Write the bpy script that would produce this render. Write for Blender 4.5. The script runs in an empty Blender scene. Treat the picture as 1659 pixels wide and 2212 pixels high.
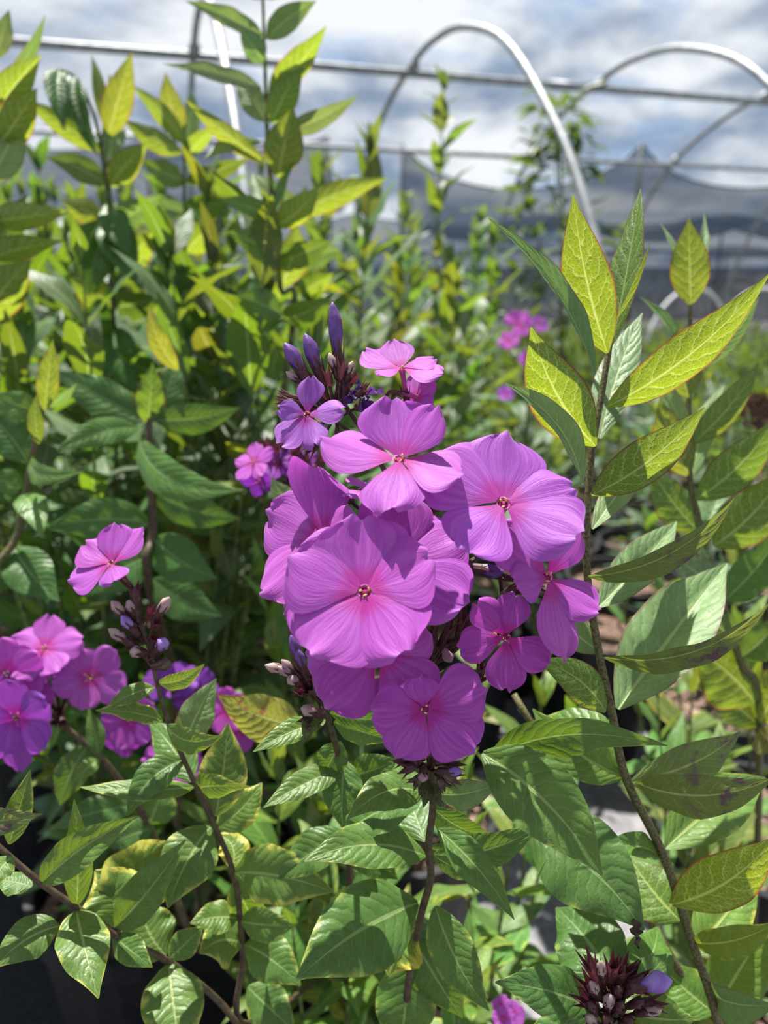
import bpy, math, random
from mathutils import Vector, Matrix, noise
random.seed(11)
SC = bpy.context.scene
COL = SC.collection
W, H, F = 1659.0, 2212.0, 1662.0          # photograph frame and focal length in pixels

# ------------------------------------------------------------------ camera
CAM_H = 0.95
PITCH = math.radians(15.7)
cam_d = bpy.data.cameras.new('camera')
cam = bpy.data.objects.new('camera', cam_d); COL.objects.link(cam)
cam.location = (0, 0, CAM_H)
cam.rotation_euler = (math.pi / 2 - PITCH, 0, 0)
cam_d.sensor_fit = 'VERTICAL'; cam_d.sensor_height = 36.0
cam_d.lens = 36.0 * F / H
cam_d.clip_start = 0.01; cam_d.clip_end = 400
cam_d.dof.use_dof = True
cam_d.dof.focus_distance = 0.275
cam_d.dof.aperture_fstop = (cam_d.lens / 1000.0) / 0.0030
SC.camera = cam

# ------------------------------------------------------------------ sky, sun, exposure
SC.view_settings.view_transform = 'Standard'
SC.view_settings.look = 'None'
SC.view_settings.gamma = 1.0
SC.view_settings.use_curve_mapping = False
SC.view_settings.exposure = 0.30

SUN_AZ, SUN_EL = math.radians(-24), math.radians(69)      # azimuth from straight ahead, clockwise
sd = bpy.data.lights.new('sun', 'SUN'); sd.energy = 10.0; sd.angle = math.radians(0.6); sd.color = (1, 0.95, 0.87)
so = bpy.data.objects.new('sun', sd); COL.objects.link(so)
sun_dir = Vector((math.sin(SUN_AZ) * math.cos(SUN_EL), math.cos(SUN_AZ) * math.cos(SUN_EL), math.sin(SUN_EL)))
so.rotation_euler = sun_dir.to_track_quat('Z', 'Y').to_euler()
so.location = (0, 0, 20)


class NT:
    """small helper round a node tree"""
    def __init__(self, tree):
        self.t = tree; self.n = tree.nodes; self.l = tree.links; self.n.clear()
    def node(self, kind, **kw):
        o = self.n.new(kind)
        ins = kw.pop('ins', {})
        for k, v in kw.items(): setattr(o, k, v)
        for k, v in ins.items():
            if isinstance(v, bpy.types.NodeSocket): self.l.new(v, o.inputs[k])
            else: o.inputs[k].default_value = v
        return o
    def math(self, op, a, b=None, c=None, clamp=False):
        ins = {0: a}
        if b is not None: ins[1] = b
        if c is not None: ins[2] = c
        return self.node('ShaderNodeMath', operation=op, use_clamp=clamp, ins=ins).outputs[0]
    def ramp01(self, x, lo, hi, a=0.0, b=1.0):
        return self.node('ShaderNodeMapRange', interpolation_type='SMOOTHSTEP', ins={0: x, 1: lo, 2: hi, 3: a, 4: b}).outputs[0]
    def mix(self, f, a, b, blend='MIX'):
        m = self.node('ShaderNodeMix', data_type='RGBA', blend_type=blend)
        for i, v in ((0, f), (6, a), (7, b)):
            if isinstance(v, bpy.types.NodeSocket): self.l.new(v, m.inputs[i])
            elif i == 0: m.inputs[i].default_value = v
            else: m.inputs[i].default_value = (v[0], v[1], v[2], 1)
        return m.outputs[2]
    def noise(self, vec, scale, detail=3, rough=0.5, dist=0.0):
        n = self.node('ShaderNodeTexNoise', ins={'Scale': scale, 'Detail': detail, 'Roughness': rough, 'Distortion': dist})
        if vec is not None: self.l.new(vec, n.inputs['Vector'])
        return n.outputs['Fac']


world = bpy.data.worlds.new('sky'); SC.world = world; world.use_nodes = True
w = NT(world.node_tree)
tc = w.node('ShaderNodeTexCoord')
sx = w.node('ShaderNodeSeparateXYZ', ins={0: tc.outputs['Generated']})
zz = w.math('ADD', w.math('MAXIMUM', sx.outputs[2], 0.0), 0.22)
px = w.math('DIVIDE', sx.outputs[0], zz); py = w.math('DIVIDE', sx.outputs[1], zz)
cv = w.node('ShaderNodeCombineXYZ', ins={0: px, 1: py, 2: 0.0}).outputs[0]
big = w.noise(cv, 1.15, 6, 0.56, 0.35)
sml = w.noise(w.node('ShaderNodeVectorMath', operation='ADD', ins={0: cv, 1: (7.3, 2.1, 0)}).outputs[0], 1.9, 6, 0.55, 0.25)
cloud = w.ramp01(big, 0.34, 0.47)                              # cover
lit = w.ramp01(sml, 0.37, 0.62)                                # bright and grey parts of the cloud
blue = w.mix(w.ramp01(sx.outputs[2], 0.0, 0.6), (0.40, 0.58, 0.82), (0.20, 0.38, 0.72))
ccol = w.mix(lit, (0.25, 0.33, 0.46), (0.90, 0.93, 0.97))
skyc = w.mix(cloud, blue, ccol)
grd = w.ramp01(sx.outputs[2], -0.06, 0.0)
skyc = w.mix(grd, (0.16, 0.18, 0.16), skyc)
bg = w.node('ShaderNodeBackground', ins={0: skyc, 1: 0.86})
wo = w.node('ShaderNodeOutputWorld', ins={0: bg.outputs[0]})

# ------------------------------------------------------------------ placing helpers
RIGHT = Vector((1, 0, 0))
FWD = Vector((0, math.cos(PITCH), -math.sin(PITCH)))
UP = Vector((0, math.sin(PITCH), math.cos(PITCH)))
EYE = Vector((0, 0, CAM_H))


def P(u, v, d):
    """point seen at pixel u, v at depth d metres from the lens"""
    return EYE + d * (FWD + RIGHT * ((u - W / 2) / F) + UP * ((H / 2 - v) / F))


def cs(r, u, t):
    return (RIGHT * r + UP * u - FWD * t).normalized()


ORG = {}


def link(o, parent=None, origin=None):
    COL.objects.link(o)
    if origin is None: origin = Vector((0, 0, 0))
    ORG[o.name] = origin.copy()
    if parent is not None:
        o.parent = parent
        o.location = origin - ORG[parent.name]
    else:
        o.location = origin
    return o


def mesh(name, verts, faces, mat, uvs=None, smooth=True):
    me = bpy.data.meshes.new(name)
    me.from_pydata([tuple(v) for v in verts], [], faces)
    if uvs is not None:
        ul = me.uv_layers.new(name='UVMap')
        li = [0] * len(me.loops); me.loops.foreach_get('vertex_index', li)
        flat = []
        for i in li: flat += uvs[i]
        ul.data.foreach_set('uv', flat)
    if smooth: me.polygons.foreach_set('use_smooth', [True] * len(me.polygons))
    if mat is not None: me.materials.append(mat)
    me.update()
    return me


def build(name, verts, faces, mat, parent=None, origin=None, uvs=None, smooth=True, color=None):
    if origin is None: origin = sum((Vector(v) for v in verts), Vector()) / len(verts)
    me = mesh(name, [Vector(v) - origin for v in verts], faces, mat, uvs, smooth)
    o = bpy.data.objects.new(name, me)
    link(o, parent, origin)
    if color: o.color = color
    return o


def tag(o, label=None, cat=None, group=None, kind=None):
    if label: o['label'] = label
    if cat: o['category'] = cat
    if group: o['group'] = group
    if kind: o['kind'] = kind
    return o


def thing(name, loc, label, cat, group=None):
    o = bpy.data.objects.new(name, None); o.empty_display_size = 0.02
    link(o, None, Vector(loc)); tag(o, label, cat, group)
    return o


def perp(v, a):
    p = v - a * v.dot(a)
    if p.length < 1e-6:
        p = Vector((1, 0, 0)) - a * a.x
    return p.normalized()


def smooth_path(pts, sub=6):
    """Catmull-Rom through the points"""
    pts = [Vector(p) for p in pts]
    if len(pts) < 3: return [pts[0].lerp(pts[-1], i / sub) for i in range(sub + 1)]
    ext = [2 * pts[0] - pts[1]] + pts + [2 * pts[-1] - pts[-2]]
    out = []
    for i in range(1, len(ext) - 2):
        a, b, c, d = ext[i - 1:i + 3]
        for k in range(sub):
            t = k / sub
            out.append(0.5 * ((2 * b) + (c - a) * t + (2 * a - 5 * b + 4 * c - d) * t * t + (3 * b - a - 3 * c + d) * t ** 3))
    out.append(pts[-1])
    return out


def tube_geo(pts, radii, n=8):
    pts = [Vector(p) for p in pts]; m = len(pts)
    vs, fs = [], []
    nrm = None
    for i, p in enumerate(pts):
        tg = (pts[min(i + 1, m - 1)] - pts[max(i - 1, 0)]).normalized()
        nrm = perp(nrm if nrm is not None else Vector((0.3, -1, 0.2)), tg)
        bi = tg.cross(nrm)
        r = radii[i] if isinstance(radii, (list, tuple)) else radii
        for k in range(n):
            a = 2 * math.pi * k / n
            vs.append(p + (nrm * math.cos(a) + bi * math.sin(a)) * r)
    for i in range(m - 1):
        for k in range(n):
            k2 = (k + 1) % n
            fs.append((i * n + k, i * n + k2, (i + 1) * n + k2, (i + 1) * n + k))
    fs.append(tuple(reversed(range(n)))); fs.append(tuple((m - 1) * n + k for k in range(n)))
    return vs, fs


def tube(name, pts, radii, mat, parent=None, n=8, origin=None):
    vs, fs = tube_geo(pts, radii, n)
    return build(name, vs, fs, mat, parent, origin if origin is not None else Vector(pts[0]))


def taper(n, a, b):
    return [a + (b - a) * i / (n - 1) for i in range(n)]


def lathe_geo(B, T, prof, n=10, twist=0.0, flute=0.0, fl_n=5):
    B, T = Vector(B), Vector(T); ax = T - B; L = ax.length; a = ax.normalized()
    e1 = perp(Vector((0.9, 0.1, 0.3)), a); e2 = a.cross(e1)
    vs, fs = [], []
    for (t, r) in prof:
        for k in range(n):
            an = 2 * math.pi * k / n + twist * t
            rr = r * (1 + flute * math.cos(fl_n * (2 * math.pi * k / n)))
            vs.append(B + a * L * t + (e1 * math.cos(an) + e2 * math.sin(an)) * rr)
    m = len(prof)
    for i in range(m - 1):
        for k in range(n):
            k2 = (k + 1) % n
            fs.append((i * n + k, i * n + k2, (i + 1) * n + k2, (i + 1) * n + k))
    fs.append(tuple(reversed(range(n)))); fs.append(tuple((m - 1) * n + k for k in range(n)))
    return vs, fs


# ------------------------------------------------------------------ materials
def new_mat(name):
    m = bpy.data.materials.new(name); m.use_nodes = True
    return m, NT(m.node_tree)


def out(n, sh):
    n.node('ShaderNodeOutputMaterial', ins={0: sh})


def leaf_material(name, base, vein, trans, tmix=0.42, edge=(0.36, 0.37, 0.08), lat=0.55, net=0.3, rough=0.42,
                  margin=None, bump=0.35, nlat=11.0, patch=None, vtrans=(0.50, 0.62, 0.16)):
    m, n = new_mat(name)
    uv = n.node('ShaderNodeUVMap').outputs[0]
    s = n.node('ShaderNodeSeparateXYZ', ins={0: uv})
    oi = n.node('ShaderNodeObjectInfo')
    a = n.math('ABSOLUTE', n.math('SUBTRACT', n.math('MULTIPLY', s.outputs[0], 2.0), 1.0))
    v = s.outputs[1]
    off = n.node('ShaderNodeVectorMath', operation='SCALE', ins={0: (31.0, 17.0, 5.0), 'Scale': oi.outputs['Random']}).outputs[0]
    vv = n.node('ShaderNodeVectorMath', operation='MULTIPLY', ins={0: uv, 1: (1.0, 3.2, 1.0)}).outputs[0]
    vr = n.node('ShaderNodeVectorMath', operation='ADD', ins={0: vv, 1: off}).outputs[0]
    midw = n.ramp01(v, 0.0, 1.0, 0.085, 0.03)
    mid = n.math('SUBTRACT', 1.0, n.math('DIVIDE', a, midw), clamp=True)
    mid = n.ramp01(mid, 0.0, 0.55)
    wob = n.noise(vr, 6.0, 2)
    ph = n.math('MULTIPLY', n.math('SUBTRACT', v, n.math('MULTIPLY', n.math('POWER', a, 1.35), 0.20)), nlat)
    ph = n.math('ADD', ph, n.math('MULTIPLY', wob, 0.9))
    side = n.math('MULTIPLY', n.math('GREATER_THAN', s.outputs[0], 0.5), 0.37)
    fr = n.math('FRACT', n.math('ADD', ph, side))
    dl = n.math('ABSOLUTE', n.math('SUBTRACT', fr, 0.5))
    latm = n.ramp01(dl, 0.0, 0.085, 1.0, 0.0)
    latm = n.math('MULTIPLY', latm, n.ramp01(a, 0.70, 0.98, 1.0, 0.15))
    vo = n.node('ShaderNodeTexVoronoi', feature='DISTANCE_TO_EDGE', ins={'Vector': vr, 'Scale': 11.0})
    netm = n.ramp01(vo.outputs['Distance'], 0.0, 0.075, 1.0, 0.0)
    vm = n.math('MAXIMUM', mid, n.math('MAXIMUM', n.math('MULTIPLY', latm, lat), n.math('MULTIPLY', netm, net)))
    blot = n.noise(vr, 3.0, 4, 0.6)
    c = n.mix(n.ramp01(blot, 0.35, 0.7), base, [x * 1.35 for x in base])
    c = n.mix(vm, c, vein)
    t = n.mix(vm, trans, vtrans)
    # chlorosis: yellowing from the margin inwards, amount = object alpha
    em = n.math('ADD', a, n.math('MULTIPLY', n.math('SUBTRACT', n.noise(vr, 2.6, 3), 0.5), 1.1))
    em = n.math('ADD', em, n.math('MULTIPLY', n.math('POWER', v, 3.0), 0.25))
    thr = n.math('SUBTRACT', 1.18, n.math('MULTIPLY', oi.outputs['Alpha'], 0.75))
    ef = n.node('ShaderNodeMapRange', interpolation_type='SMOOTHSTEP', ins={0: em, 1: thr, 2: n.math('ADD', thr, 0.28), 3: 0.0, 4: 0.85}).outputs[0]
    ef = n.math('MULTIPLY', ef, n.math('GREATER_THAN', oi.outputs['Alpha'], 0.02))
    c = n.mix(ef, c, edge); t = n.mix(ef, t, (0.50, 0.47, 0.05))
    if margin:
        mg = n.ramp01(a, 0.90, 0.99)
        c = n.mix(mg, c, margin); t = n.mix(mg, t, (0.35, 0.10, 0.04))
    if patch:
        pf = n.ramp01(n.noise(vr, 2.2, 4, 0.6), 0.50, 0.64)
        pf = n.math('MULTIPLY', pf, n.ramp01(v, 0.25, 0.6))
        c = n.mix(pf, c, patch); t = n.mix(pf, t, [x * 1.2 for x in patch])
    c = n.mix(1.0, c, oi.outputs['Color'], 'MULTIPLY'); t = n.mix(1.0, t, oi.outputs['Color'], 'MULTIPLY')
    hgt = n.math('ADD', n.math('MULTIPLY', n.noise(vr, 5.0, 2), 0.5), n.math('SUBTRACT', n.ramp01(dl, 0.0, 0.35), n.math('MULTIPLY', mid, 1.2)))
    hgt = n.math('SUBTRACT', hgt, n.math('MULTIPLY', netm, net * 0.5))
    bp = n.node('ShaderNodeBump', ins={'Strength': bump, 'Distance': 0.0012, 'Height': hgt}).outputs[0]
    pb = n.node('ShaderNodeBsdfPrincipled', ins={'Base Color': c, 'Roughness': rough, 'Specular IOR Level': 0.36, 'Normal': bp})
    tr = n.node('ShaderNodeBsdfTranslucent', ins={0: t, 1: bp})
    mx = n.node('ShaderNodeMixShader', ins={0: tmix, 1: pb.outputs[0], 2: tr.outputs[0]})
    out(n, mx.outputs[0])
    return m


LEAF = leaf_material('leaf_mature', (0.066, 0.125, 0.028), (0.21, 0.27, 0.10), (0.22, 0.32, 0.015), 0.28, lat=0.28, net=0.08, bump=0.24)
YOUNG = leaf_material('leaf_young', (0.065, 0.130, 0.032), (0.33, 0.42, 0.12), (0.265, 0.355, 0.004), 0.50, lat=0.85, net=0.6, vtrans=(0.50, 0.56, 0.13),
                      margin=(0.12, 0.05, 0.03), bump=0.22, nlat=8.0)
PALE = leaf_material('leaf_pale_side', (0.115, 0.185, 0.078), (0.31, 0.37, 0.16), (0.26, 0.38, 0.06), 0.30, lat=0.35, net=0.15, rough=0.5,
                     margin=(0.16, 0.12, 0.09), bump=0.25)
BRONZE = leaf_material('leaf_bronze', (0.062, 0.10, 0.032), (0.25, 0.27, 0.12), (0.28, 0.34, 0.03), 0.34, lat=0.35, net=0.12, rough=0.45,
                       patch=(0.10, 0.055, 0.065), bump=0.25)
CHLOR = leaf_material('leaf_yellowed', (0.27, 0.29, 0.06), (0.38, 0.38, 0.15), (0.45, 0.44, 0.06), 0.42, lat=0.3, net=0.1,
                      patch=(0.30, 0.07, 0.07))
FAR = leaf_material('leaf_background', (0.060, 0.112, 0.046), (0.21, 0.27, 0.14), (0.21, 0.30, 0.009), 0.36, lat=0.3, net=0.0, bump=0.15, rough=0.48)


def simple(name, col, rough=0.6, spec=0.3, metal=0.0, var=0.0, scale=200.0, col2=None, bump=0.0, trans=None, tmix=0.3):
    m, n = new_mat(name)
    tc = n.node('ShaderNodeTexCoord').outputs['Object']
    c = col
    nz = None
    if col2 is not None or bump:
        nz = n.noise(tc, scale, 4, 0.6)
    if col2 is not None: c = n.mix(n.ramp01(nz, 0.38, 0.62), col, col2)
    ins = {'Roughness': rough, 'Specular IOR Level': spec, 'Metallic': metal}
    pb = n.node('ShaderNodeBsdfPrincipled', ins=ins)
    if isinstance(c, bpy.types.NodeSocket): n.l.new(c, pb.inputs['Base Color'])
    else: pb.inputs['Base Color'].default_value = (*c, 1)
    if bump:
        b = n.node('ShaderNodeBump', ins={'Strength': bump, 'Distance': 0.3 / scale, 'Height': nz}).outputs[0]
        n.l.new(b, pb.inputs['Normal'])
    sh = pb.outputs[0]
    if trans:
        tr = n.node('ShaderNodeBsdfTranslucent', ins={0: (*trans, 1)})
        sh = n.node('ShaderNodeMixShader', ins={0: tmix, 1: sh, 2: tr.outputs[0]}).outputs[0]
    out(n, sh)
    return m


STEM_RED = simple('stem_maroon', (0.050, 0.026, 0.020), 0.55, 0.4, col2=(0.075, 0.060, 0.026), scale=300, bump=0.2)
STEM_GREEN = simple('stem_olive', (0.115, 0.125, 0.035), 0.6, 0.35, col2=(0.055, 0.030, 0.020), scale=900, bump=0.25)
STEM_FAR = simple('stem_background', (0.12, 0.19, 0.04), 0.6, 0.3, col2=(0.06, 0.05, 0.025), scale=120)
CALYX = simple('calyx_maroon', (0.055, 0.013, 0.026), 0.5, 0.4, col2=(0.085, 0.040, 0.028), scale=500, bump=0.2, trans=(0.2, 0.03, 0.06), tmix=0.2)
CALYX_G = simple('calyx_dusky', (0.085, 0.075, 0.035), 0.5, 0.4, col2=(0.06, 0.02, 0.03), scale=500, bump=0.2)
ANTHER = simple('anther_yellow', (0.72, 0.55, 0.22), 0.6, 0.2, col2=(0.60, 0.42, 0.15), scale=800)


def petal_material():
    m, n = new_mat('petal_magenta')
    uv = n.node('ShaderNodeUVMap').outputs[0]
    s = n.node('ShaderNodeSeparateXYZ', ins={0: uv})
    oi = n.node('ShaderNodeObjectInfo')
    v = s.outputs[1]
    off = n.node('ShaderNodeVectorMath', operation='SCALE', ins={0: (31.0, 3.0, 5.0), 'Scale': oi.outputs['Random']}).outputs[0]
    st = n.node('ShaderNodeVectorMath', operation='MULTIPLY', ins={0: uv, 1: (16.0, 1.1, 1.0)}).outputs[0]
    st = n.node('ShaderNodeVectorMath', operation='ADD', ins={0: st, 1: off}).outputs[0]
    streak = n.noise(st, 1.0, 3, 0.55)
    base = n.mix(n.ramp01(streak, 0.3, 0.72), (0.33, 0.052, 0.375), (0.43, 0.10, 0.48))
    eye = n.math('ADD', v, n.math('MULTIPLY', n.math('SUBTRACT', streak, 0.5), 0.25))
    base = n.mix(n.ramp01(eye, 0.10, 0.36, 0.85, 0.0), base, (0.38, 0.014, 0.24))
    base = n.mix(n.ramp01(v, 0.88, 1.0, 0.0, 0.30), base, (0.46, 0.20, 0.56))
    base = n.mix(1.0, base, oi.outputs['Color'], 'MULTIPLY')
    tr_c = n.mix(1.0, n.mix(n.ramp01(v, 0.05, 0.4), (0.60, 0.015, 0.36), (0.50, 0.07, 0.53)), oi.outputs['Color'], 'MULTIPLY')
    fine = n.noise(n.node('ShaderNodeVectorMath', operation='MULTIPLY', ins={0: uv, 1: (40.0, 4.0, 1.0)}).outputs[0], 1.0, 3)
    bp = n.node('ShaderNodeBump', ins={'Strength': 0.35, 'Distance': 0.0006, 'Height': n.math('ADD', fine, streak)}).outputs[0]
    pb = n.node('ShaderNodeBsdfPrincipled', ins={'Base Color': base, 'Roughness': 0.55, 'Specular IOR Level': 0.3, 'Normal': bp,
                                                 'Sheen Weight': 0.15})
    tr = n.node('ShaderNodeBsdfTranslucent', ins={0: tr_c, 1: bp})
    out(n, n.node('ShaderNodeMixShader', ins={0: 0.36, 1: pb.outputs[0], 2: tr.outputs[0]}).outputs[0])
    return m


PETAL = petal_material()
TUBE = simple('flower_tube', (0.42, 0.07, 0.27), 0.55, 0.3, col2=(0.50, 0.13, 0.33), scale=300, trans=(0.7, 0.08, 0.4), tmix=0.3)
THROAT = simple('flower_throat', (0.20, 0.015, 0.09), 0.7, 0.1, col2=(0.26, 0.02, 0.12), scale=400)
BUD = simple('bud_violet', (0.12, 0.055, 0.23), 0.5, 0.35, col2=(0.17, 0.085, 0.29), scale=260, bump=0.3, trans=(0.3, 0.12, 0.5), tmix=0.25)
BUD_P = simple('bud_pale', (0.36, 0.22, 0.26), 0.5, 0.3, col2=(0.44, 0.36, 0.31), scale=220, trans=(0.6, 0.4, 0.45), tmix=0.25)
BUD_L = simple('bud_lilac', (0.36, 0.24, 0.58), 0.5, 0.3, col2=(0.27, 0.15, 0.50), scale=200, bump=0.2, trans=(0.5, 0.3, 0.7), tmix=0.25)
WILT = simple('petal_wilted', (0.045, 0.02, 0.11), 0.6, 0.3, col2=(0.12, 0.05, 0.20), scale=250, bump=0.4, trans=(0.15, 0.04, 0.3), tmix=0.25)

# ------------------------------------------------------------------ ground and setting materials
def ground_material():
    m, n = new_mat('ground_gravel')
    tc = n.node('ShaderNodeTexCoord').outputs['Object']
    vo = n.node('ShaderNodeTexVoronoi', ins={'Vector': tc, 'Scale': 70.0})
    nz = n.noise(tc, 1.6, 5, 0.6)
    c = n.mix(n.node('ShaderNodeSeparateColor', ins={0: vo.outputs['Color']}).outputs[0], (0.13, 0.13, 0.145), (0.22, 0.22, 0.24))
    c = n.mix(n.ramp01(nz, 0.35, 0.7, 0.0, 0.4), c, (0.20, 0.19, 0.17))
    bp = n.node('ShaderNodeBump', ins={'Strength': 0.5, 'Distance': 0.006, 'Height': vo.outputs['Distance']}).outputs[0]
    pb = n.node('ShaderNodeBsdfPrincipled', ins={'Base Color': c, 'Roughness': 0.85, 'Normal': bp})
    out(n, pb.outputs[0])
    return m


GROUND = ground_material()
POT = simple('pot_black_plastic', (0.010, 0.011, 0.013), 0.42, 0.4, col2=(0.016, 0.017, 0.019), scale=60, bump=0.05)
SOIL = simple('potting_mulch', (0.075, 0.048, 0.035), 0.9, 0.1, col2=(0.19, 0.13, 0.105), scale=120, bump=0.9)
BARK = simple('bark_chips', (0.15, 0.095, 0.07), 0.85, 0.15, col2=(0.28, 0.20, 0.165), scale=90, bump=0.4)
STEEL = simple('galvanised_steel', (0.20, 0.215, 0.23), 0.55, 0.4, 0.55, col2=(0.30, 0.32, 0.335), scale=14)
WHITEPIPE = simple('pale_pipe', (0.55, 0.56, 0.58), 0.5, 0.4, col2=(0.62, 0.63, 0.64), scale=10)


def cloth_material(name, col, op):
    m, n = new_mat(name)
    tc = n.node('ShaderNodeTexCoord').outputs['Object']
    nz = n.noise(tc, 1.2, 4, 0.6)
    c = n.mix(n.ramp01(nz, 0.3, 0.7), col, [x * 1.5 for x in col])
    d = n.node('ShaderNodeBsdfDiffuse', ins={0: c})
    tl = n.node('ShaderNodeBsdfTranslucent', ins={0: c})
    a = n.node('ShaderNodeMixShader', ins={0: 0.45, 1: d.outputs[0], 2: tl.outputs[0]})
    tp = n.node('ShaderNodeBsdfTransparent')
    weave = n.node('ShaderNodeTexWave', bands_direction='Y', ins={'Vector': tc, 'Scale': 3.0, 'Distortion': 0.5})
    fac = n.math('ADD', op - 0.03, n.math('MULTIPLY', weave.outputs['Fac'], 0.06))
    out(n, n.node('ShaderNodeMixShader', ins={0: fac, 1: tp.outputs[0], 2: a.outputs[0]}).outputs[0])
    return m


SHADE = cloth_material('shade_netting', (0.018, 0.025, 0.038), 0.70)

# ------------------------------------------------------------------ setting: ground, hoop tunnel, shade house
g = build('ground', [(-60, -20, 0), (60, -20, 0), (60, 120, 0), (-60, 120, 0)], [(0, 1, 2, 3)], GROUND, origin=Vector((0, 0, 0)), smooth=False)
tag(g, 'grey gravel ground under the potted plants', 'ground', kind='structure')

DARK_SHEET = simple('darkening_sheet', (0.012, 0.013, 0.015), 0.8, 0.2, col2=(0.024, 0.025, 0.027), scale=140, bump=0.3)  # black sheet added to darken the bottom left and cut gravel bounce
vs, fs = [], []
for i in range(25):
    for j in range(25):
        vs.append((-3.2 + 3.33 * i / 24, -0.6 + 3.5 * j / 24, 0.006 + 0.004 * noise.noise(Vector((i * .7, j * .7, 0)))))
for i in range(24):
    for j in range(24):
        a = i * 25 + j; fs.append((a, a + 25, a + 26, a + 1))
tag(build('darkening_sheet', vs, fs, DARK_SHEET, origin=Vector((-1.5, 1, 0))), 'black sheet added to darken the ground under the pots at left', 'added dark sheet')

HH = 1.60                                           # tunnel scale: ridge height above the lens
TH = math.radians(16)
AX = Vector((math.cos(TH), math.sin(TH), 0)); HX = Vector((-math.sin(TH), math.cos(TH), 0))
R0 = Vector((0.126 * HH, 3.876 * HH, CAM_H))        # ridge point of the hoop seen edge-on
PROF = [(-2.02, -0.594), (-1.86, -0.16), (-1.63, 0.22), (-1.41, 0.49), (-1.03, 0.81), (-0.62, 0.975), (-0.28, 1.02), (0.0, 1.0), (0.38, 0.92),
        (0.73, 0.77), (1.02, 0.52), (1.22, 0.20), (1.33, -0.16), (1.38, -0.594)]


def tunnel_pt(t, z, along): return R0 + HX * (t * HH) + AX * along + Vector((0, 0, z * HH))


SP = 0.955 * HH
HOOP_LAB = {0: 'steel hoop rising behind the tall leafy stem with a bright near leg', 1: 'curved steel hoop whose whole arch shows right of centre',
            2: 'steel hoop arching out of the right edge at the top', 3: 'steel hoop whose far leg slants below the right end of the ridge pipe',
            4: 'steel hoop farthest right, only a low far leg showing', -1: 'steel hoop at the far left behind the leaf tips'}
for i in range(-1, 5):
    pts = smooth_path([tunnel_pt(t, z, i * SP) for t, z in PROF], 6)
    root = thing('greenhouse_hoop', (pts[0].x, pts[0].y, 0), HOOP_LAB[i], 'hoop', 'bare hoops of the tunnel frame')
    tube('pipe', pts, 0.022, STEEL, root, 12)
    c = tunnel_pt(0.0, 0.985, i * SP)
    tube('ridge_clamp', [c - HX * 0.06, c + HX * 0.06], 0.040, STEEL, root, 10)
    c = tunnel_pt(0.70, 0.785, i * SP)
    tube('side_clamp', [c - HX * 0.03 + Vector((0, 0, .03)), c + HX * 0.03 - Vector((0, 0, .03))], 0.037, STEEL, root, 10)
rp = thing('ridge_pipe', tunnel_pt(0, 0.965, -3), 'thick steel ridge pipe crossing under the hoop tops', 'pipe')
tube('pipe', [tunnel_pt(0.0, 0.965, x) for x in (-5, -2, 2, 5, 9)], 0.028, STEEL, rp, 12)
tube('sleeve', [tunnel_pt(0.0, 0.965, SP * .72), tunnel_pt(0.0, 0.965, SP * .98)], 0.033, STEEL, rp, 12)
sp_ = thing('side_pipe', tunnel_pt(0.70, 0.765, -3), 'thin steel side pipe below the ridge pipe', 'pipe')
tube('pipe', [tunnel_pt(0.70, 0.765, x) for x in (-5, -2, 2, 5, 9)], 0.021, STEEL, sp_, 10)

# shade house behind: roof sheets of netting that sag between the posts
def roof_sheet(name, x0, x1, y0, y1, zpeak, sagx, sagy, posts, label, nx=36, ny=14, zback=None):
    vs, fs = [], []
    zb = zpeak if zback is None else zback
    for j in range(ny + 1):
        for i in range(nx + 1):
            x = x0 + (x1 - x0) * i / nx; y = y0 + (y1 - y0) * j / ny
            dmin = 1.0
            for a, b in zip(posts[:-1], posts[1:]):
                if a <= x <= b: dmin = (x - a) / (b - a)
            s = 4 * dmin * (1 - dmin) if 0 <= dmin <= 1 else 0
            s = s ** 0.75
            fy = j / ny
            z = zpeak + (zb - zpeak) * fy - sagx * s * (1 - 0.4 * fy) - sagy * 4 * fy * (1 - fy) + 0.03 * noise.noise(Vector((x * .9, y * .9, 1)))
            vs.append((x, y, z))
    for j in range(ny):
        for i in range(nx):
            a = j * (nx + 1) + i
            fs.append((a, a + 1, a + nx + 2, a + nx + 1))
    root = thing('shade_cloth', ((x0 + x1) / 2, y0, 0), label, 'shade cloth', 'sheets of grey shade netting')
    o = build('netting', vs, fs, SHADE, root)
    edge = [Vector(vs[i]) for i in range(nx + 1)]
    tube('edge_cable', edge, 0.012, POT, root, 6)
    for p in posts:
        if x0 <= p <= x1:
            tube('post', [Vector((p, y0, 0)), Vector((p, y0, zpeak))], 0.022, POT, root, 8)
    return root


roof_sheet('a', -8.0, -0.70, 10.6, 15.5, 2.86, 0.14, 0.42, [-8.0, -5.3, -3.0, -0.70], 'grey shade netting sheet behind the leaf mass at left', zback=2.6)
roof_sheet('b', 0.23, 8.6, 10.6, 15.5, 2.80, 0.55, 0.40, [0.23, 3.25, 6.0, 8.6], 'grey shade netting sheet with a peak right of the arching hoop', zback=2.45)
roof_sheet('c', -11, 11, 15.7, 21.0, 2.5, 0.25, 0.35, [-11, -7.5, -4, -0.5, 3, 6.5, 11], 'grey shade netting sheet hung behind the two front sheets', zback=2.2)
roof_sheet('d', -15, 15, 21.3, 30.6, 2.25, 0.2, 0.25, [-15, -10, -5, -1, 4, 9, 15], 'farthest grey shade netting sheet low over the horizon', zback=1.95)
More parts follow.
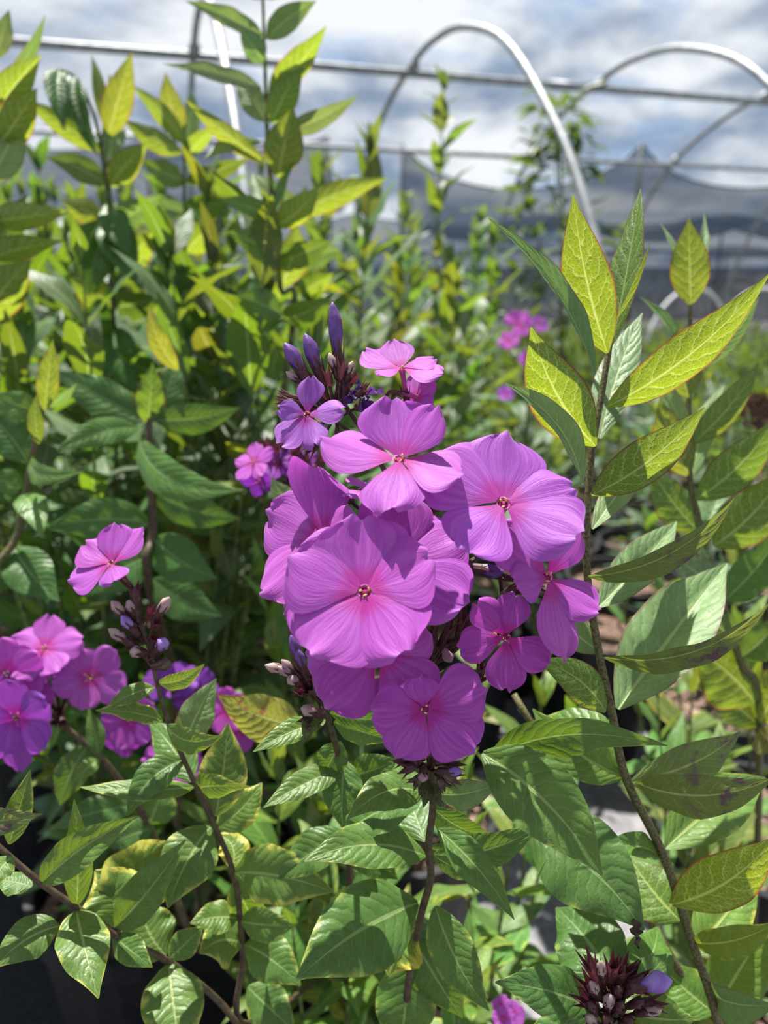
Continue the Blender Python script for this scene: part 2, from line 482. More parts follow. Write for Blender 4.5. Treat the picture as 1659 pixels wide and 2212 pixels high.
# rear wall of netting closing the shade house
vs, fs = [], []
for i in range(41):
    for j in range(9):
        x = -22 + 44 * i / 40
        vs.append((x, 31 + 0.25 * math.sin(i * 1.3) + 0.1 * math.sin(j + i), 2.0 * j / 8))
for i in range(40):
    for j in range(8):
        a = i * 9 + j
        fs.append((a, a + 9, a + 10, a + 1))
r = thing('netting_wall', (0, 31, 0), 'dark netting wall closing the shade house at the back', 'shade cloth')
build('netting', vs, fs, cloth_material('netting_dense', (0.030, 0.036, 0.042), 0.93), r)
# low pale hoops inside the shade house
for k, (x, y, rad, lab) in enumerate(((2.95, 7.6, 0.55, 'low pale hoop right behind the young leaf tip'), (3.75, 7.9, 0.6, 'low pale hoop at the right edge of the view'),
                                      (0.75, 8.2, 0.5, 'low pale hoop between the leaf mass and the climber'))):
    pts = [Vector((x + rad * math.cos(a) * 1.0, y + 0.25 * math.cos(a), 0.0 + 1.02 * math.sin(a) ** 0.8 + 0.0)) for a in [math.pi * i / 24 for i in range(25)]]
    root = thing('cloche_hoop', (x, y, 0), lab, 'hoop', 'low pale hoops')
    tube('pipe', pts, 0.016, WHITEPIPE, root, 8)

# ------------------------------------------------------------------ leaves
def leaf_geo(B, T, Wd, n, bend=0.0, side=0.0, fold=0.15, curl=0.15, wave=0.05, twist=0.0, seed=0, nu=8, nv=20, pa=0.92, pb=1.30, skew=0.0):
    rng = random.Random(seed)
    ax = (T - B); L = ax.length; ax.normalize()
    n = perp(n, ax); s = ax.cross(n)
    mx = pa / (pa + pb); pk = (mx ** pa) * ((1 - mx) ** pb)
    ph1, ph2 = rng.uniform(0, 6.28), rng.uniform(0, 6.28); fq = rng.uniform(2.2, 3.6)
    def ctr(t):
        g = 4 * t * (1 - t) * (1 + skew * (t - 0.5))
        return B + ax * (L * t) + n * (bend * L * g) + s * (side * L * g)
    vs, uv, fs = [], [], []
    for j in range(nv + 1):
        t = j / nv
        t = t * 0.985 + 0.008
        c = ctr(t); tg = (ctr(min(1, t + 0.01)) - ctr(max(0, t - 0.01))).normalized()
        nn = perp(n, tg); ss = tg.cross(nn)
        a = math.radians(twist) * t
        s2 = ss * math.cos(a) + nn * math.sin(a); n2 = nn * math.cos(a) - ss * math.sin(a)
        w_ = 0.5 * Wd * (t ** pa) * ((1 - t) ** pb) / pk + Wd * 0.012
        for i in range(nu + 1):
            x = -1 + 2 * i / nu
            sg = 1 if x > 0 else -1
            rip = wave * (math.sin(fq * 6.28 * t + (ph1 if x > 0 else ph2)) * x * x + 0.35 * math.sin(17 * t + ph2 * sg) * abs(x) ** 3)
            h = fold * abs(x) - curl * x * x + rip
            c1 = math.sqrt(max(0.3, 1 - (fold * 0.8) ** 2 * 0.5))
            vs.append(c + s2 * (x * w_ * c1) + n2 * (h * w_))
            uv.append((i / nu, t))
    for j in range(nv):
        for i in range(nu):
            a = j * (nu + 1) + i
            fs.append((a, a + 1, a + nu + 2, a + nu + 1))
    return vs, fs, uv


LSEED = [0]


def leafp(parent, b, t, wpx, roll=0, bend=0.0, side=0.0, fold=0.15, curl=0.2, wave=0.06, twist=0, mat=None, tint=(1, 1, 1), yel=0.0, skew=0.0, label=None, pa=0.92, pb=1.30):
    """leaf from base pixel to tip pixel, each with its depth; roll turns its face away from the lens (deg)"""
    LSEED[0] += 1
    B, T = P(*b), P(*t)
    ax = (T - B).normalized()
    mid = (B + T) / 2
    vd = perp((EYE - mid).normalized(), ax)
    n = Matrix.Rotation(math.radians(roll), 3, ax) @ vd
    Wd = wpx * ((b[2] + t[2]) / 2) / F
    if fold > 0: fold, curl, wave = fold * 1.9 + .08, curl * 1.35, wave * 1.5
    vs, fs, uv = leaf_geo(B, T, Wd, n, bend, side, fold, curl, wave, twist, LSEED[0], skew=skew, pa=pa, pb=pb)
    o = build('leaf', vs, fs, mat or LEAF, parent, B, uv, color=(tint[0], tint[1], tint[2], min(1.0, yel * 1.3)))  # lower tints put shade into the colour of some leaves
    if label: o['label'] = label
    return o


# pool of background leaves, unit length along +X, face up
POOL = []
for k in range(9):
    bend = (0.02, 0.06, 0.10, 0.15, 0.20, 0.05, -0.04, 0.12, 0.08)[k]
    wd = (0.24, 0.28, 0.26, 0.30, 0.25, 0.22, 0.24, 0.33, 0.28)[k]
    vs, fs, uv = leaf_geo(Vector((0, 0, 0)), Vector((1, 0, 0)), wd, Vector((0, 0, 1)), bend, 0.03 * (k % 3 - 1), 0.35 - 0.04 * k, 0.15, 0.12, (k % 4 - 1.5) * 14, 900 + k, nu=4, nv=11)
    me = mesh('leaf_shape', vs, fs, FAR, uv); POOL.append(me)
POOL_N = []       # the same shapes with the nearer, more detailed leaf colouring
for me in POOL:
    m2 = me.copy(); m2.materials[0] = LEAF; POOL_N.append(m2)


def pool_leaf(parent, pos, direction, up, length, rng, tint, yel=0.0, near=False, name='leaf'):
    me = (POOL_N if near else POOL)[rng.randrange(len(POOL))]
    o = bpy.data.objects.new(name, me); COL.objects.link(o)
    x = direction.normalized(); z = perp(up, x); y = z.cross(x)
    M = Matrix((x, y, z)).transposed().to_4x4()
    wsc = rng.uniform(0.85, 1.2)
    M = Matrix.Translation(pos - ORG[parent.name]) @ M @ Matrix.Diagonal((length, length * wsc, length * wsc, 1))
    o.parent = parent; o.matrix_basis = M
    o.color = (tint[0], tint[1], tint[2], yel)
    return o


def stalk(base, top, nodes, llen, label, group=None, rng=None, near=False, tint=(1, 1, 1), lean=0.03, start=0.22, tip_leaves=3, radius=0.0032, name='phlox_plant', up_bias=0.0, mid=None, node_pow=0.92):
    rng = rng or random
    base, top = Vector(base), Vector(top)
    root = thing(name, base, label, 'plant', group)
    if mid is None:
        m1 = base.lerp(top, 0.45) + Vector((rng.uniform(-lean, lean), rng.uniform(-lean, lean), 0))
    else: m1 = Vector(mid)
    path = smooth_path([base, m1, top], 8)
    tube('stem', path, taper(len(path), radius, radius * 0.35), STEM_FAR, root, 6)
    a0 = rng.uniform(0, 3.14)
    for k in range(nodes):
        f = start + (1 - start) * ((k / max(1, nodes - 1)) ** node_pow)
        fi = f * (len(path) - 1); i0 = min(int(fi), len(path) - 2)
        p = path[i0].lerp(path[i0 + 1], fi - i0)
        hi = k / max(1, nodes - 1)
        az = a0 + k * 1.5708 + rng.uniform(-.35, .35)
        ll = llen * (1.0 if hi < 0.8 else 1.0 - 0.45 * (hi - 0.8) / 0.2) * rng.uniform(0.8, 1.15)
        for sgn in (0, math.pi):
            el = math.radians(-10 + 66 * hi ** 1.2 + rng.uniform(-18, 18) + up_bias)
            aa = az + sgn + rng.uniform(-.2, .2)
            d = Vector((math.cos(aa) * math.cos(el), math.sin(aa) * math.cos(el), math.sin(el)))
            tt = [c * rng.uniform(0.85, 1.15) for c in tint]
            if rng.random() < 0.05: tt = [1.6, 1.2, 0.8]
            pool_leaf(root, p, d, Vector((rng.uniform(-.25, .25), rng.uniform(-.25, .25), 1)), ll, rng, tt, rng.choice((0, 0, 0.25, 0.5)) if near else 0.0, near)
    for k in range(tip_leaves):
        aa = rng.uniform(0, 6.28); el = math.radians(rng.uniform(62, 85))
        pool_leaf(root, top - Vector((0, 0, .003)), Vector((math.cos(aa) * math.cos(el), math.sin(aa) * math.cos(el), math.sin(el))), Vector((-math.cos(aa), -math.sin(aa), .3)), llen * rng.uniform(0.3, 0.5), rng, tint)
    return root


# ------------------------------------------------------------------ flowers
def petal_geo(C, n, r, R, wf, lift, cup, roll, notch, seed, nu=12, nv=14, wav=0.04, r0=0.085):
    """petal from the throat outwards along r; n = flower face"""
    rng = random.Random(seed)
    t = n.cross(r); wav *= 0.5
    vs, uv, fs = [], [], []
    p1, p2 = rng.uniform(0, 6.28), rng.uniform(0, 6.28)
    skew = rng.uniform(-0.08, 0.08)
    for j in range(nv + 1):
        s = 1 - (1 - j / nv) ** 1.35
        ww = 0.10 + 0.90 * math.sin(math.pi / 2 * min(1, s / 0.66)) ** 1.25
        if s > 0.64: ww *= math.sqrt(max(0.02, 1 - ((s - 0.64) / 0.36) ** 2 * 0.86))
        ww *= wf * R * 0.5
        for i in range(nu + 1):
            x = -1 + 2 * i / nu
            rad = R * (r0 + (1 - r0) * s * (1 - 0.06 * x * x * s * s - notch * s ** 6 * math.exp(-(x / 0.22) ** 2)))
            rad *= 1 + 0.025 * s ** 3 * math.sin(5 * x + p1)
            z = R * (lift * s + cup * s * s + roll * x * s * 0.5 - 0.10 * x * x * s * (1 - 0.4 * s) + wav * s * s * math.sin(3.1 * x + p2) + 0.035 * s ** 3 * math.sin(8 * x + p1)
                     - 0.03 * math.exp(-(x / 0.12) ** 2) * s * (1 - s))
            vs.append(C + r * rad + t * (ww * x + skew * R * s * s) + n * z)
            uv.append((i / nu, s))
    for j in range(nv):
        for i in range(nu):
            a = j * (nu + 1) + i
            fs.append((a, a + 1, a + nu + 2, a + nu + 1))
    return vs, fs, uv


FSEED = [0]


def calyx_geo(B, T, r, flare=1.7, n=10):
    """cup with five pointed teeth from B towards T"""
    a = (T - B); L = a.length; a.normalize()
    e1 = perp(Vector((0.2, 0.9, 0.3)), a); e2 = a.cross(e1)
    rows = ((0.0, 0.35), (0.12, 0.85), (0.35, 1.0), (0.55, 1.08))
    vs, fs = [], []
    for (t, rr) in rows:
        for k in range(n):
            an = 2 * math.pi * k / n
            vs.append(B + a * (L * t) + (e1 * math.cos(an) + e2 * math.sin(an)) * (r * rr))
    for k in range(n):
        an = 2 * math.pi * k / n
        if k % 2 == 0: vs.append(B + a * (L * 1.02) + (e1 * math.cos(an) + e2 * math.sin(an)) * (r * flare))
        else: vs.append(B + a * (L * 0.60) + (e1 * math.cos(an) + e2 * math.sin(an)) * (r * 1.0))
    m = len(rows) + 1
    for i in range(m - 1):
        for k in range(n):
            k2 = (k + 1) % n
            fs.append((i * n + k, i * n + k2, (i + 1) * n + k2, (i + 1) * n + k))
    fs.append(tuple(reversed(range(n))))
    return vs, fs


def flower(parent, c, nrm, rpx, petals, attach=None, tube_len=0.95, tint=(1, 1, 1), wf=0.98, lift=0.05, cup=0.02, label=None, stamens=True, notch=0.03, wav=0.05, seed=None, calyx=True):
    """petals: list of (angle deg in the picture sense, length factor[, width factor[, lift[, roll]]])"""
    C = P(*c); n = cs(*nrm); R = rpx * c[2] / F
    e1 = perp(RIGHT, n); e2 = n.cross(e1)
    if e2.dot(UP) < 0 and abs(n.dot(UP)) < 0.9: e1, e2 = -e1, -e2
    FSEED[0] += 1
    fs0 = FSEED[0] * 10 if seed is None else seed
    rng = random.Random(fs0)
    tl = tube_len * R
    ba = C - n * tl
    # funnel: throat flare and tube
    vs, fc = lathe_geo(C - n * tl, C + n * (0.004 * R), [(0, 0.05 * R), (0.5, 0.055 * R), (0.85, 0.07 * R), (0.97, 0.085 * R), (1.0, 0.10 * R), (0.985, 0.08 * R), (0.90, 0.04 * R)], 10)
    fo = build('flower', vs, fc, TUBE, parent, C)
    if label: fo['label'] = label
    for k, pt in enumerate(petals):
        an = math.radians(pt[0]); lf = pt[1]; w2 = pt[2] if len(pt) > 2 else 1.0
        lf2 = pt[3] if len(pt) > 3 else lift; rl = pt[4] if len(pt) > 4 else 0.06
        r = e1 * math.cos(an) + e2 * math.sin(an)
        vs, fc, uv = petal_geo(C + n * (R * 0.012 * (k % 3)), n, r, R * lf, wf * w2 / max(lf, 0.5) ** 0.5, lf2, cup + rng.uniform(-.05, .05), rl + rng.uniform(-.03, .03), notch, fs0 + k, wav=wav)
        tt = [x * rng.uniform(0.95, 1.05) for x in tint]
        build('petal', vs, fc, PETAL, fo, C, uv, color=(tt[0], tt[1], tt[2], 1))
    if stamens:
        for k in range(3):
            a = 2.09 * k + rng.uniform(0, .9); q = C + n * (R * rng.uniform(0.0, 0.05)) + (e1 * math.cos(a) + e2 * math.sin(a)) * (0.055 * R)
            vs, fc = lathe_geo(q - n * R * 0.05 + e1 * R * .02 * math.sin(a), q + n * R * 0.03 - e1 * R * .035 * math.sin(a) + e2 * R * .035 * math.cos(a), [(0, .006 * R), (0.3, .014 * R), (0.7, .015 * R), (1, .005 * R)], 6)
            build('anther', vs, fc, ANTHER, fo)
        vs, fc = lathe_geo(C - n * R * 0.05, C - n * R * 0.02, [(0, 0.06 * R), (1, 0.064 * R)], 10)
        build('throat', vs, fc, THROAT, fo)
    if calyx:
        vs, fc = calyx_geo(ba - n * (0.12 * R), ba + n * (0.50 * R), 0.085 * R)
        build('calyx', vs, fc, CALYX, fo, smooth=False)
        if attach is not None:
            q = P(*attach); b0 = ba - n * (0.10 * R)
            tube('pedicel', smooth_path([q, q.lerp(b0, 0.55) - n * 0.1 * (b0 - q).length * 0 + Vector((0, 0, -0.001)), b0], 4), 0.00075, CALYX, fo, 6)
    return fo


def bud(parent, b, t, wpx, mat=None, cal=0.5, attach=None, cmat=None, open_=0.0):
    """closed bud from base pixel to tip pixel; the calyx wraps its lower end"""
    B, T = P(*b), P(*t); r = 0.5 * wpx * b[2] / F
    vs, fs = lathe_geo(B, T, [(0, r * .35), (0.2, r * .55), (0.42, r * .72), (0.6, r * 1.0), (0.75, r * .98), (0.87, r * .68), (0.95, r * .36), (1, r * .08)], 10, twist=1.6, flute=0.10)
    o = build('bud', vs, fs, mat or BUD, parent, B)
    L = (T - B).length; a = (T - B).normalized()
    vs, fs = calyx_geo(B - a * L * .06, B + a * L * cal * 1.25, max(r * 0.80, L * 0.05), 1.5)
    build('calyx', vs, fs, cmat or CALYX, o, smooth=False)
    if attach is not None:
        q = P(*attach)
        tube('pedicel', smooth_path([q, q.lerp(B, .5) - Vector((0, 0, .0008)), B - a * L * .04], 4), 0.0007, CALYX, o, 6)
    return o


def empty_calyx(parent, b, t, wpx, mat=None, attach=None):
    B, T = P(*b), P(*t)
    vs, fs = calyx_geo(B, T, 0.5 * wpx * b[2] / F, 1.9)
    o = build('calyx', vs, fs, mat or CALYX, parent, B, smooth=False)
    if attach is not None:
        q = P(*attach); tube('pedicel', [q, q.lerp(B, .5) - Vector((0, 0, .0006)), B], 0.0006, CALYX, o, 6)
    return o


def stem(parent, pix, r0, r1, mat, name='stem', n=10, ground=None, sub=6):
    pts = [P(*p) for p in pix]
    if ground is not None: pts = [Vector(g_) for g_ in ground] + pts
    path = smooth_path(pts, sub)
    return tube(name, path, taper(len(path), r0, r1), mat, parent, n)


SOIL_Z = 0.265
POTS = [(0.03, .49, 'black nursery pot of the central phlox'), (-.28, .78, 'black nursery pot showing as a dark wall at the bottom left'), (.32, .49, 'black nursery pot at the lower right edge'), (.01, .90, 'black nursery pot with sunlit bark behind the lower left leaves'),
        (.50, .86, 'black nursery pot with sunlit bark chips at the right edge')]
rp_ = random.Random(77)
POT_ROWS = []
for iy in range(7):
    for ix in range(-6, 6):
        x = ix * .30 + (.15 if iy % 2 else 0) + rp_.uniform(-.01, .01); y = 1.20 + iy * .29 + rp_.uniform(-.01, .01)
        if abs(x) > .62 * y + .15 or (abs(x - .27) < .2 and y < 1.35) or min(math.hypot(x - p[0], y - p[1]) for p in POTS) < .288: continue
        POT_ROWS.append((x, y))
POT_XY = [(p[0], p[1]) for p in POTS] + POT_ROWS


def pot_base(x, y, rg):
    """nearest pot to x, y: a spot on its soil"""
    c = min(POT_XY, key=lambda q: (q[0] - x) ** 2 + (q[1] - y) ** 2)
    dx, dy = x - c[0], y - c[1]; L = math.hypot(dx, dy)
    if L > .095: dx, dy = dx / L * .095 * rg.uniform(.5, 1), dy / L * .095 * rg.uniform(.5, 1)
    return Vector((c[0] + dx, c[1] + dy, SOIL_Z))


# ================================================================== MAIN PHLOX (centre)
base_m = Vector((0.045, 0.44, SOIL_Z))
main = thing('phlox_plant', base_m, 'phlox with the large bright magenta flower head in the centre', 'plant')
stem(main, [(880, 2212, .36), (905, 2000, .33), (930, 1900, .315), (925, 1830, .305), (935, 1740, .295), (930, 1640, .285), (915, 1480, .285), (893, 1300, .288), (880, 1130, .29), (800, 960, .29), (728, 850, .285)],
     0.0019, 0.0009, STEM_RED, ground=[base_m, base_m + Vector((-0.01, -0.03, 0.17))])
for pts in ([(912, 1450, .285), (980, 1390, .282), (1040, 1340, .28)], [(893, 1300, .288), (980, 1240, .285), (1120, 1255, .28)], [(885, 1180, .29), (980, 1140, .285), (1060, 1110, .275)],
            [(893, 1300, .288), (800, 1280, .28), (700, 1200, .275)], [(870, 1100, .29), (880, 1040, .28), (865, 1020, .272)], [(800, 960, .29), (840, 900, .29), (850, 850, .288)]):
    stem(main, pts, 0.0011, 0.0007, STEM_RED, 'branch', 6)

# flowers, back to front
flower(main, (868, 796, .283), (-0.15, 0.78, 0.55), 90, [(140, 1.12, 1, .25), (95, .95, .9, .32), (20, .9, .85, -.05), (-25, 1.05, .9, -.10), (205, .70, .8, .1)], attach=(815, 870, .288), lift=.05, label='upright magenta flower at the top')
flower(main, (898, 858, .290), (0.72, -0.08, -0.55), 64, [(80, 1, 1, .1), (150, .95, 1, .1), (225, 1, 1, .1), (300, 1, 1, .1), (10, .9, 1, .1)], attach=(800, 885, .29), tube_len=1.0, label='magenta flower seen from behind with its tube showing')
flower(main, (663, 896, .268), (-0.18, 0.25, 0.95), 86, [(86, 1.0, .72, .1, .2), (2, 1.02, .74, .14, -.3), (290, .98, .80, .08), (228, 1.05, .86, .08), (165, .72, .7, .3)], attach=(712, 880, .285), tint=(.84, 1.3, 1.12), notch=.12, wav=.14, label='faded lilac flower with ragged petals')
flower(main, (862, 992, .252), (-0.05, 0.66, 0.74), 146, [(97, 1.0, 1.15, .34), (172, 1.18, 1.0, .16, .25), (262, 1.02, .95, -.02), (338, 1.0, 1.0, .04, -.2), (42, .85, .8, .50)], attach=(866, 1060, .28), wf=1.0, wav=.08, label='magenta flower tilted upwards at the top of the head')
flower(main, (800, 1062, .272), (0.1, 0.92, 0.3), 120, [(190, 1.0, .6, .0), (240, .7, .6, .0), (120, .7, .6, .1), (50, .7, .6, .1), (320, .6, .6, 0)], attach=(860, 1100, .288), tint=(1.1, 1.5, 1.15), stamens=False)
flower(main, (695, 1165, .260), (-0.48, 0.42, 0.75), 162, [(148, 1.08, 1.0, .10, -.1), (84, .98, .62, .30, .9), (214, 1.06, .95, .12), (270, .9, .9, .05), (22, .6, .7, .1)], attach=(760, 1230, .284), wav=.07, label='magenta flower turned left')
flower(main, (655, 1275, .272), (-0.72, -0.10, 0.45), 130, [(180, 1.05, .62, .05), (225, 1.05, .60, .0), (120, .8, .7, .1), (300, .6, .6, 0), (40, .7, .7, .1)], attach=(760, 1270, .286), stamens=False)
flower(main, (862, 1215, .262), (0.15, 0.36, 0.9), 162, [(92, 1.02, 1.06, .10), (24, 1.0, 1.02, .03, -.2), (325, 1.05, 1.0, .14, .1), (165, .9, 1, .05), (258, .8, 1, .0)], attach=(893, 1300, .288), wav=.08, label='magenta flower half hidden behind the largest one')
flower(main, (1088, 1087, .252), (0.08, 0.50, 0.85), 166, [(82, 1.06, 1.08, .10, .1), (147, 1.10, 1.12, .10, -.1), (232, .98, 1.0, .10, .2), (325, 1.04, .95, .20, .3), (15, .98, .85, .02)], attach=(985, 1150, .285), tint=(.90, 1.14, 1.08), wf=1.02, wav=.09, label='wide magenta flower on the right')
flower(main, (1183, 1247, .262), (0.50, 0.32, 0.8), 150, [(140, 1.05, 1.05, .02), (62, 1.05, .85, .30, .2), (272, 1.25, .80, .20, -.2), (325, .85, .8, .25), (195, .7, .8, .05)], attach=(1080, 1230, .28), wav=.07, label='magenta flower turned right with a long drooping petal')
flower(main, (1093, 1376, .262), (-0.02, -0.02, 0.98), 110, [(128, .95, .80, .12, .2), (74, .90, .82, .12, -.2), (192, .98, .82, .12, .3), (268, 1.06, .90, .10), (328, .98, .86, .15, -.2)], attach=(1005, 1370, .28), tint=(.94, .80, .92), wf=.88, notch=.08, wav=.08, label='smaller magenta flower with narrow petals, tinted down for shade')  # deeper tint puts part of the shade into the petal colour
flower(main, (816, 1408, .262), (-0.05, 0.10, 0.98), 152, [(180, 1.02, 1.0, .02), (225, 1.05, 1.02, .10, .2), (313, 1.04, 1.0, .14, -.3), (100, .8, 1, 0), (30, .8, 1, 0)], attach=(905, 1430, .286), wav=.09, label='magenta flower below the largest one')
flower(main, (918, 1532, .252), (0.02, 0.06, 0.98), 130, [(178, .90, .95, .10, .2), (243, .92, .92, .08, -.1), (318, 1.04, 1.05, .10), (20, 1.06, 1.0, .12, -.2), (98, .55, .8, .05)], attach=(918, 1520, .285), tint=(.95, .84, .94), wav=.08, label='magenta flower at the bottom of the head, tinted down for shade')  # tint darkens these petals in place of shade
flower(main, (850, 1500, .270), (-0.3, 0.35, 0.85), 60, [(165, 1.0, .9, .05), (230, .9, .9, 0), (95, .9, .9, .05), (20, .8, .9, 0), (300, .8, .9, 0)], attach=(905, 1500, .285), stamens=False)
flower(main, (788, 1278, .236), (-0.06, 0.40, 0.90), 170, [(96, 1.0, 1.15, .10), (22, .95, 1.05, .14, -.15), (305, .98, 1.08, .08, .1), (232, 1.05, 1.15, .10), (156, 1.05, 1.15, .14, .1)], attach=(880, 1330, .284), wf=1.08, wav=.07, label='largest magenta flower facing the lens')

# buds and calyxes of the head
bud(main, (736, 815, .283), (718, 652, .280), 29, BUD, .42, (722, 880, .285))
bud(main, (700, 830, .281), (658, 720, .278), 31, BUD, .45, (718, 880, .285))
bud(main, (668, 828, .279), (614, 740, .276), 31, BUD, .48, (715, 880, .285))
bud(main, (730, 820, .279), (711, 762, .277), 18, BUD_P, .6, (722, 880, .285))
bud(main, (655, 830, .279), (618, 803, .277), 17, BUD_P, .5, (715, 882, .285))
bud(main, (742, 832, .281), (762, 780, .279), 18, BUD_P, .7, (725, 880, .285))
for (b, t) in (((715, 885), (640, 845)), ((705, 880), (596, 850)), ((705, 885), (592, 862)), ((710, 870), (672, 795)), ((720, 870), (705, 790)), ((728, 870), (740, 770)), ((735, 870), (770, 800)), ((740, 880), (800, 830)),
               ((735, 890), (752, 820)), ((745, 895), (790, 870)), ((700, 895), (640, 880)), ((720, 890), (690, 830)), ((740, 930), (700, 985)), ((750, 940), (735, 1010)), ((745, 910), (770, 960)), ((720, 920), (660, 985))):
    d = .284 + random.uniform(-.006, .004)
    bb = (b[0] + (t[0] - b[0]) * .45, b[1] + (t[1] - b[1]) * .45, d); tt = (t[0], t[1], d - .002)
    empty_calyx(main, bb, tt, 17, CALYX, (722 + random.uniform(-8, 8), 885 + random.uniform(-5, 20), .286))
# withered corolla
for (b, t, w_) in (((770, 850), (735, 880), 26), ((785, 855), (830, 850), 30), ((790, 860), (800, 930), 34), ((780, 855), (775, 815), 22), ((795, 860), (790, 905), 30), ((775, 858), (752, 850), 18)):
    vs, fs, uv = leaf_geo(P(b[0], b[1], .280), P(t[0], t[1], .276), w_ * .28 / F, cs(random.uniform(-.6, .6), random.uniform(-.3, .6), .6), .12, .1, .9, .3, .55, 70, random.randrange(999), nu=6, nv=12, pa=.5, pb=.5)
    o = build('withered_petal', vs, fs, WILT, main, P(b[0], b[1], .28), uv)
bud(main, (1010, 1225, .276), (1088, 1238, .272), 30, BUD, .62, (930, 1250, .286))
bud(main, (1035, 1200, .28), (985, 1240, .277), 16, BUD, .7, (930, 1250, .286))
empty_calyx(main, (1080, 1235, .277), (1185, 1268, .268), 26, CALYX)
for (b, t, w_) in (((985, 1405), (1010, 1300), 22), ((975, 1400), (1030, 1330), 20), ((965, 1390), (1035, 1370), 20), ((950, 1395), (985, 1330), 20), ((985, 1400), (1050, 1345), 16), ((1005, 1375), (1065, 1340), 12),
                   ((925, 1400), (905, 1350), 20), ((940, 1400), (930, 1345), 20), ((1030, 1470), (1045, 1425), 18), ((1025, 1480), (1050, 1455), 16)):
    empty_calyx(main, (b[0], b[1], .279), (t[0], t[1], .275), w_, CALYX, (925, 1440, .286))
bud(main, (955, 1395, .275), (975, 1430, .271), 24, BUD_P, .3, (920, 1400, .286))
for (b, t, m_) in (((940, 1645), (1015, 1625), BUD_P), ((945, 1665), (998, 1668), BUD_L), ((900, 1650), (835, 1590), BUD_L), ((905, 1640), (850, 1570), BUD_P), ((915, 1655), (912, 1690), BUD_P), ((925, 1630), (970, 1595), BUD)):
    bud(main, (b[0], b[1], .279), (t[0], t[1], .276), 24, m_, .62, (928, 1660, .285))
for (b, t) in (((930, 1650), (1005, 1645)), ((925, 1655), (1000, 1690)), ((920, 1650), (862, 1665)), ((918, 1640), (850, 1640)), ((925, 1660), (888, 1700)), ((935, 1660), (965, 1710)), ((930, 1630), (985, 1610)), ((915, 1630), (870, 1600)), ((930, 1600), (1010, 1580)),
               ((870, 1090), (895, 1010)), ((880, 1090), (915, 1030)), ((885, 1140), (960, 1080)), ((880, 1150), (905, 1060)), ((790, 1050), (740, 1080)), ((875, 1120), (870, 1060))):
    d = .281 + random.uniform(-.004, .004)
    empty_calyx(main, (b[0] * .6 + t[0] * .4, b[1] * .6 + t[1] * .4, d), (t[0], t[1], d - .002), 22, random.choice((CALYX, CALYX, CALYX_G)), (b[0], b[1], .286))
bud(main, (760, 1085, .283), (745, 1062, .281), 24, BUD_P, .4, (800, 1110, .288))
for (b, t) in (((930, 1690), (915, 1745)), ((935, 1690), (952, 1745)), ((925, 1680), (905, 1720))):
    leafp(main, (b[0], b[1], .284), (t[0], t[1], .278), 28, 10, .1, mat=BRONZE, tint=(.6, .5, .55))
leafp(main, (930, 1475, .268), (1040, 1448, .262), 62, -20, .08, .06, .1, .3, mat=BRONZE, tint=(.45, .42, .5), label='dusky grey-green bract leaf')

# leaves of the main plant
LM = [  # base, tip, width px, roll, bend, side, fold, tint, yellow edge, material
    ((1040, 1625, .285), (1302, 1893, .262), 165, -8, .06, -.06, .28, (1, 1.05, 1), .12, LEAF),
    ((1060, 1640, .30), (1445, 1612, .275), 98, 30, .10, -.17, .2, (0.85, 0.95, 0.9), .15, LEAF),
    ((1140, 1785, .31), (1392, 2012, .285), 190, -5, .07, -.07, .15, (0.75, 0.85, 0.85), .15, LEAF),
    ((945, 1790, .297), (1112, 1988, .272), 78, 10, .08, -.06, .2, (.9, 1, .95), .15, LEAF),
    ((922, 1850, .305), (655, 1862, .285), 110, 25, .06, .08, .18, (.95, 1, .95), .2, LEAF),
    ((935, 1846, .305), (1172, 1778, .30), 82, 30, .08, .05, .2, (0.9, 1, 0.9), .25, LEAF),
    ((905, 1950, .325), (638, 2118, .295), 180, 0, .03, .05, .10, (0.8, 0.92, 0.85), .3, LEAF),
    ((940, 1955, .325), (1058, 2185, .31), 100, 10, .05, .05, .12, (0.85, 0.95, 0.85), .3, LEAF),
    ((918, 1715, .292), (748, 1772, .268), 92, 20, .12, .10, .1, (1.05, 1.05, 1), .15, LEAF),
    ((945, 1715, .292), (1080, 1690, .275), 70, 20, .08, .03, .2, (1, 1, 0.95), .12, PALE),
    ((905, 1740, .30), (715, 1850, .31), 110, 30, .06, .12, .15, (0.8, 0.95, 0.85), .2, LEAF),
    ((920, 1820, .31), (850, 1640, .36), 100, 0, .05, 0, .1, (0.75, 0.9, 0.85), .1, LEAF),
    ((900, 2005, .335), (840, 2110, .33), 130, 20, .05, .1, .2, (1.5, 1.3, 0.9), .6, LEAF),
    ((895, 2030, .34), (1000, 2200, .34), 110, 20, .05, .0, .1, (0.8, 0.9, 0.8), .2, LEAF),
    ((890, 2060, .345), (860, 2300, .34), 130, 0, .05, .0, .1, (.9, 1, .8), .3, LEAF),
    ((925, 1830, .31), (1080, 1880, .33), 80, 20, .05, .0, .2, (0.8, 0.9, 0.8), .2, LEAF),
    ((930, 1740, .30), (1060, 1800, .31), 70, 30, .1, .05, .2, (0.8, 0.9, 0.8), .2, LEAF),
]
for b, t, w_, ro, be, si, fo, ti, ye, m_ in LM:
    leafp(main, b, t, w_, ro, be, si, fo, .25, .07, random.uniform(-15, 15), m_, ti, ye)
# withered tip of the broad dark leaf
vs, fs, uv = leaf_geo(P(1372, 1985, .286), P(1378, 2050, .284), 34 * .285 / F, cs(0.3, 0.2, 0.9), .1, .1, .5, .3, .5, 60, 5, nu=6, nv=10, pa=.4, pb=.6)
build('withered_tip', vs, fs, simple('dry_leaf', (.03, .018, .014), .8, .2, col2=(.06, .04, .03), scale=300, bump=.5), main, P(1372, 1985, .286), uv)

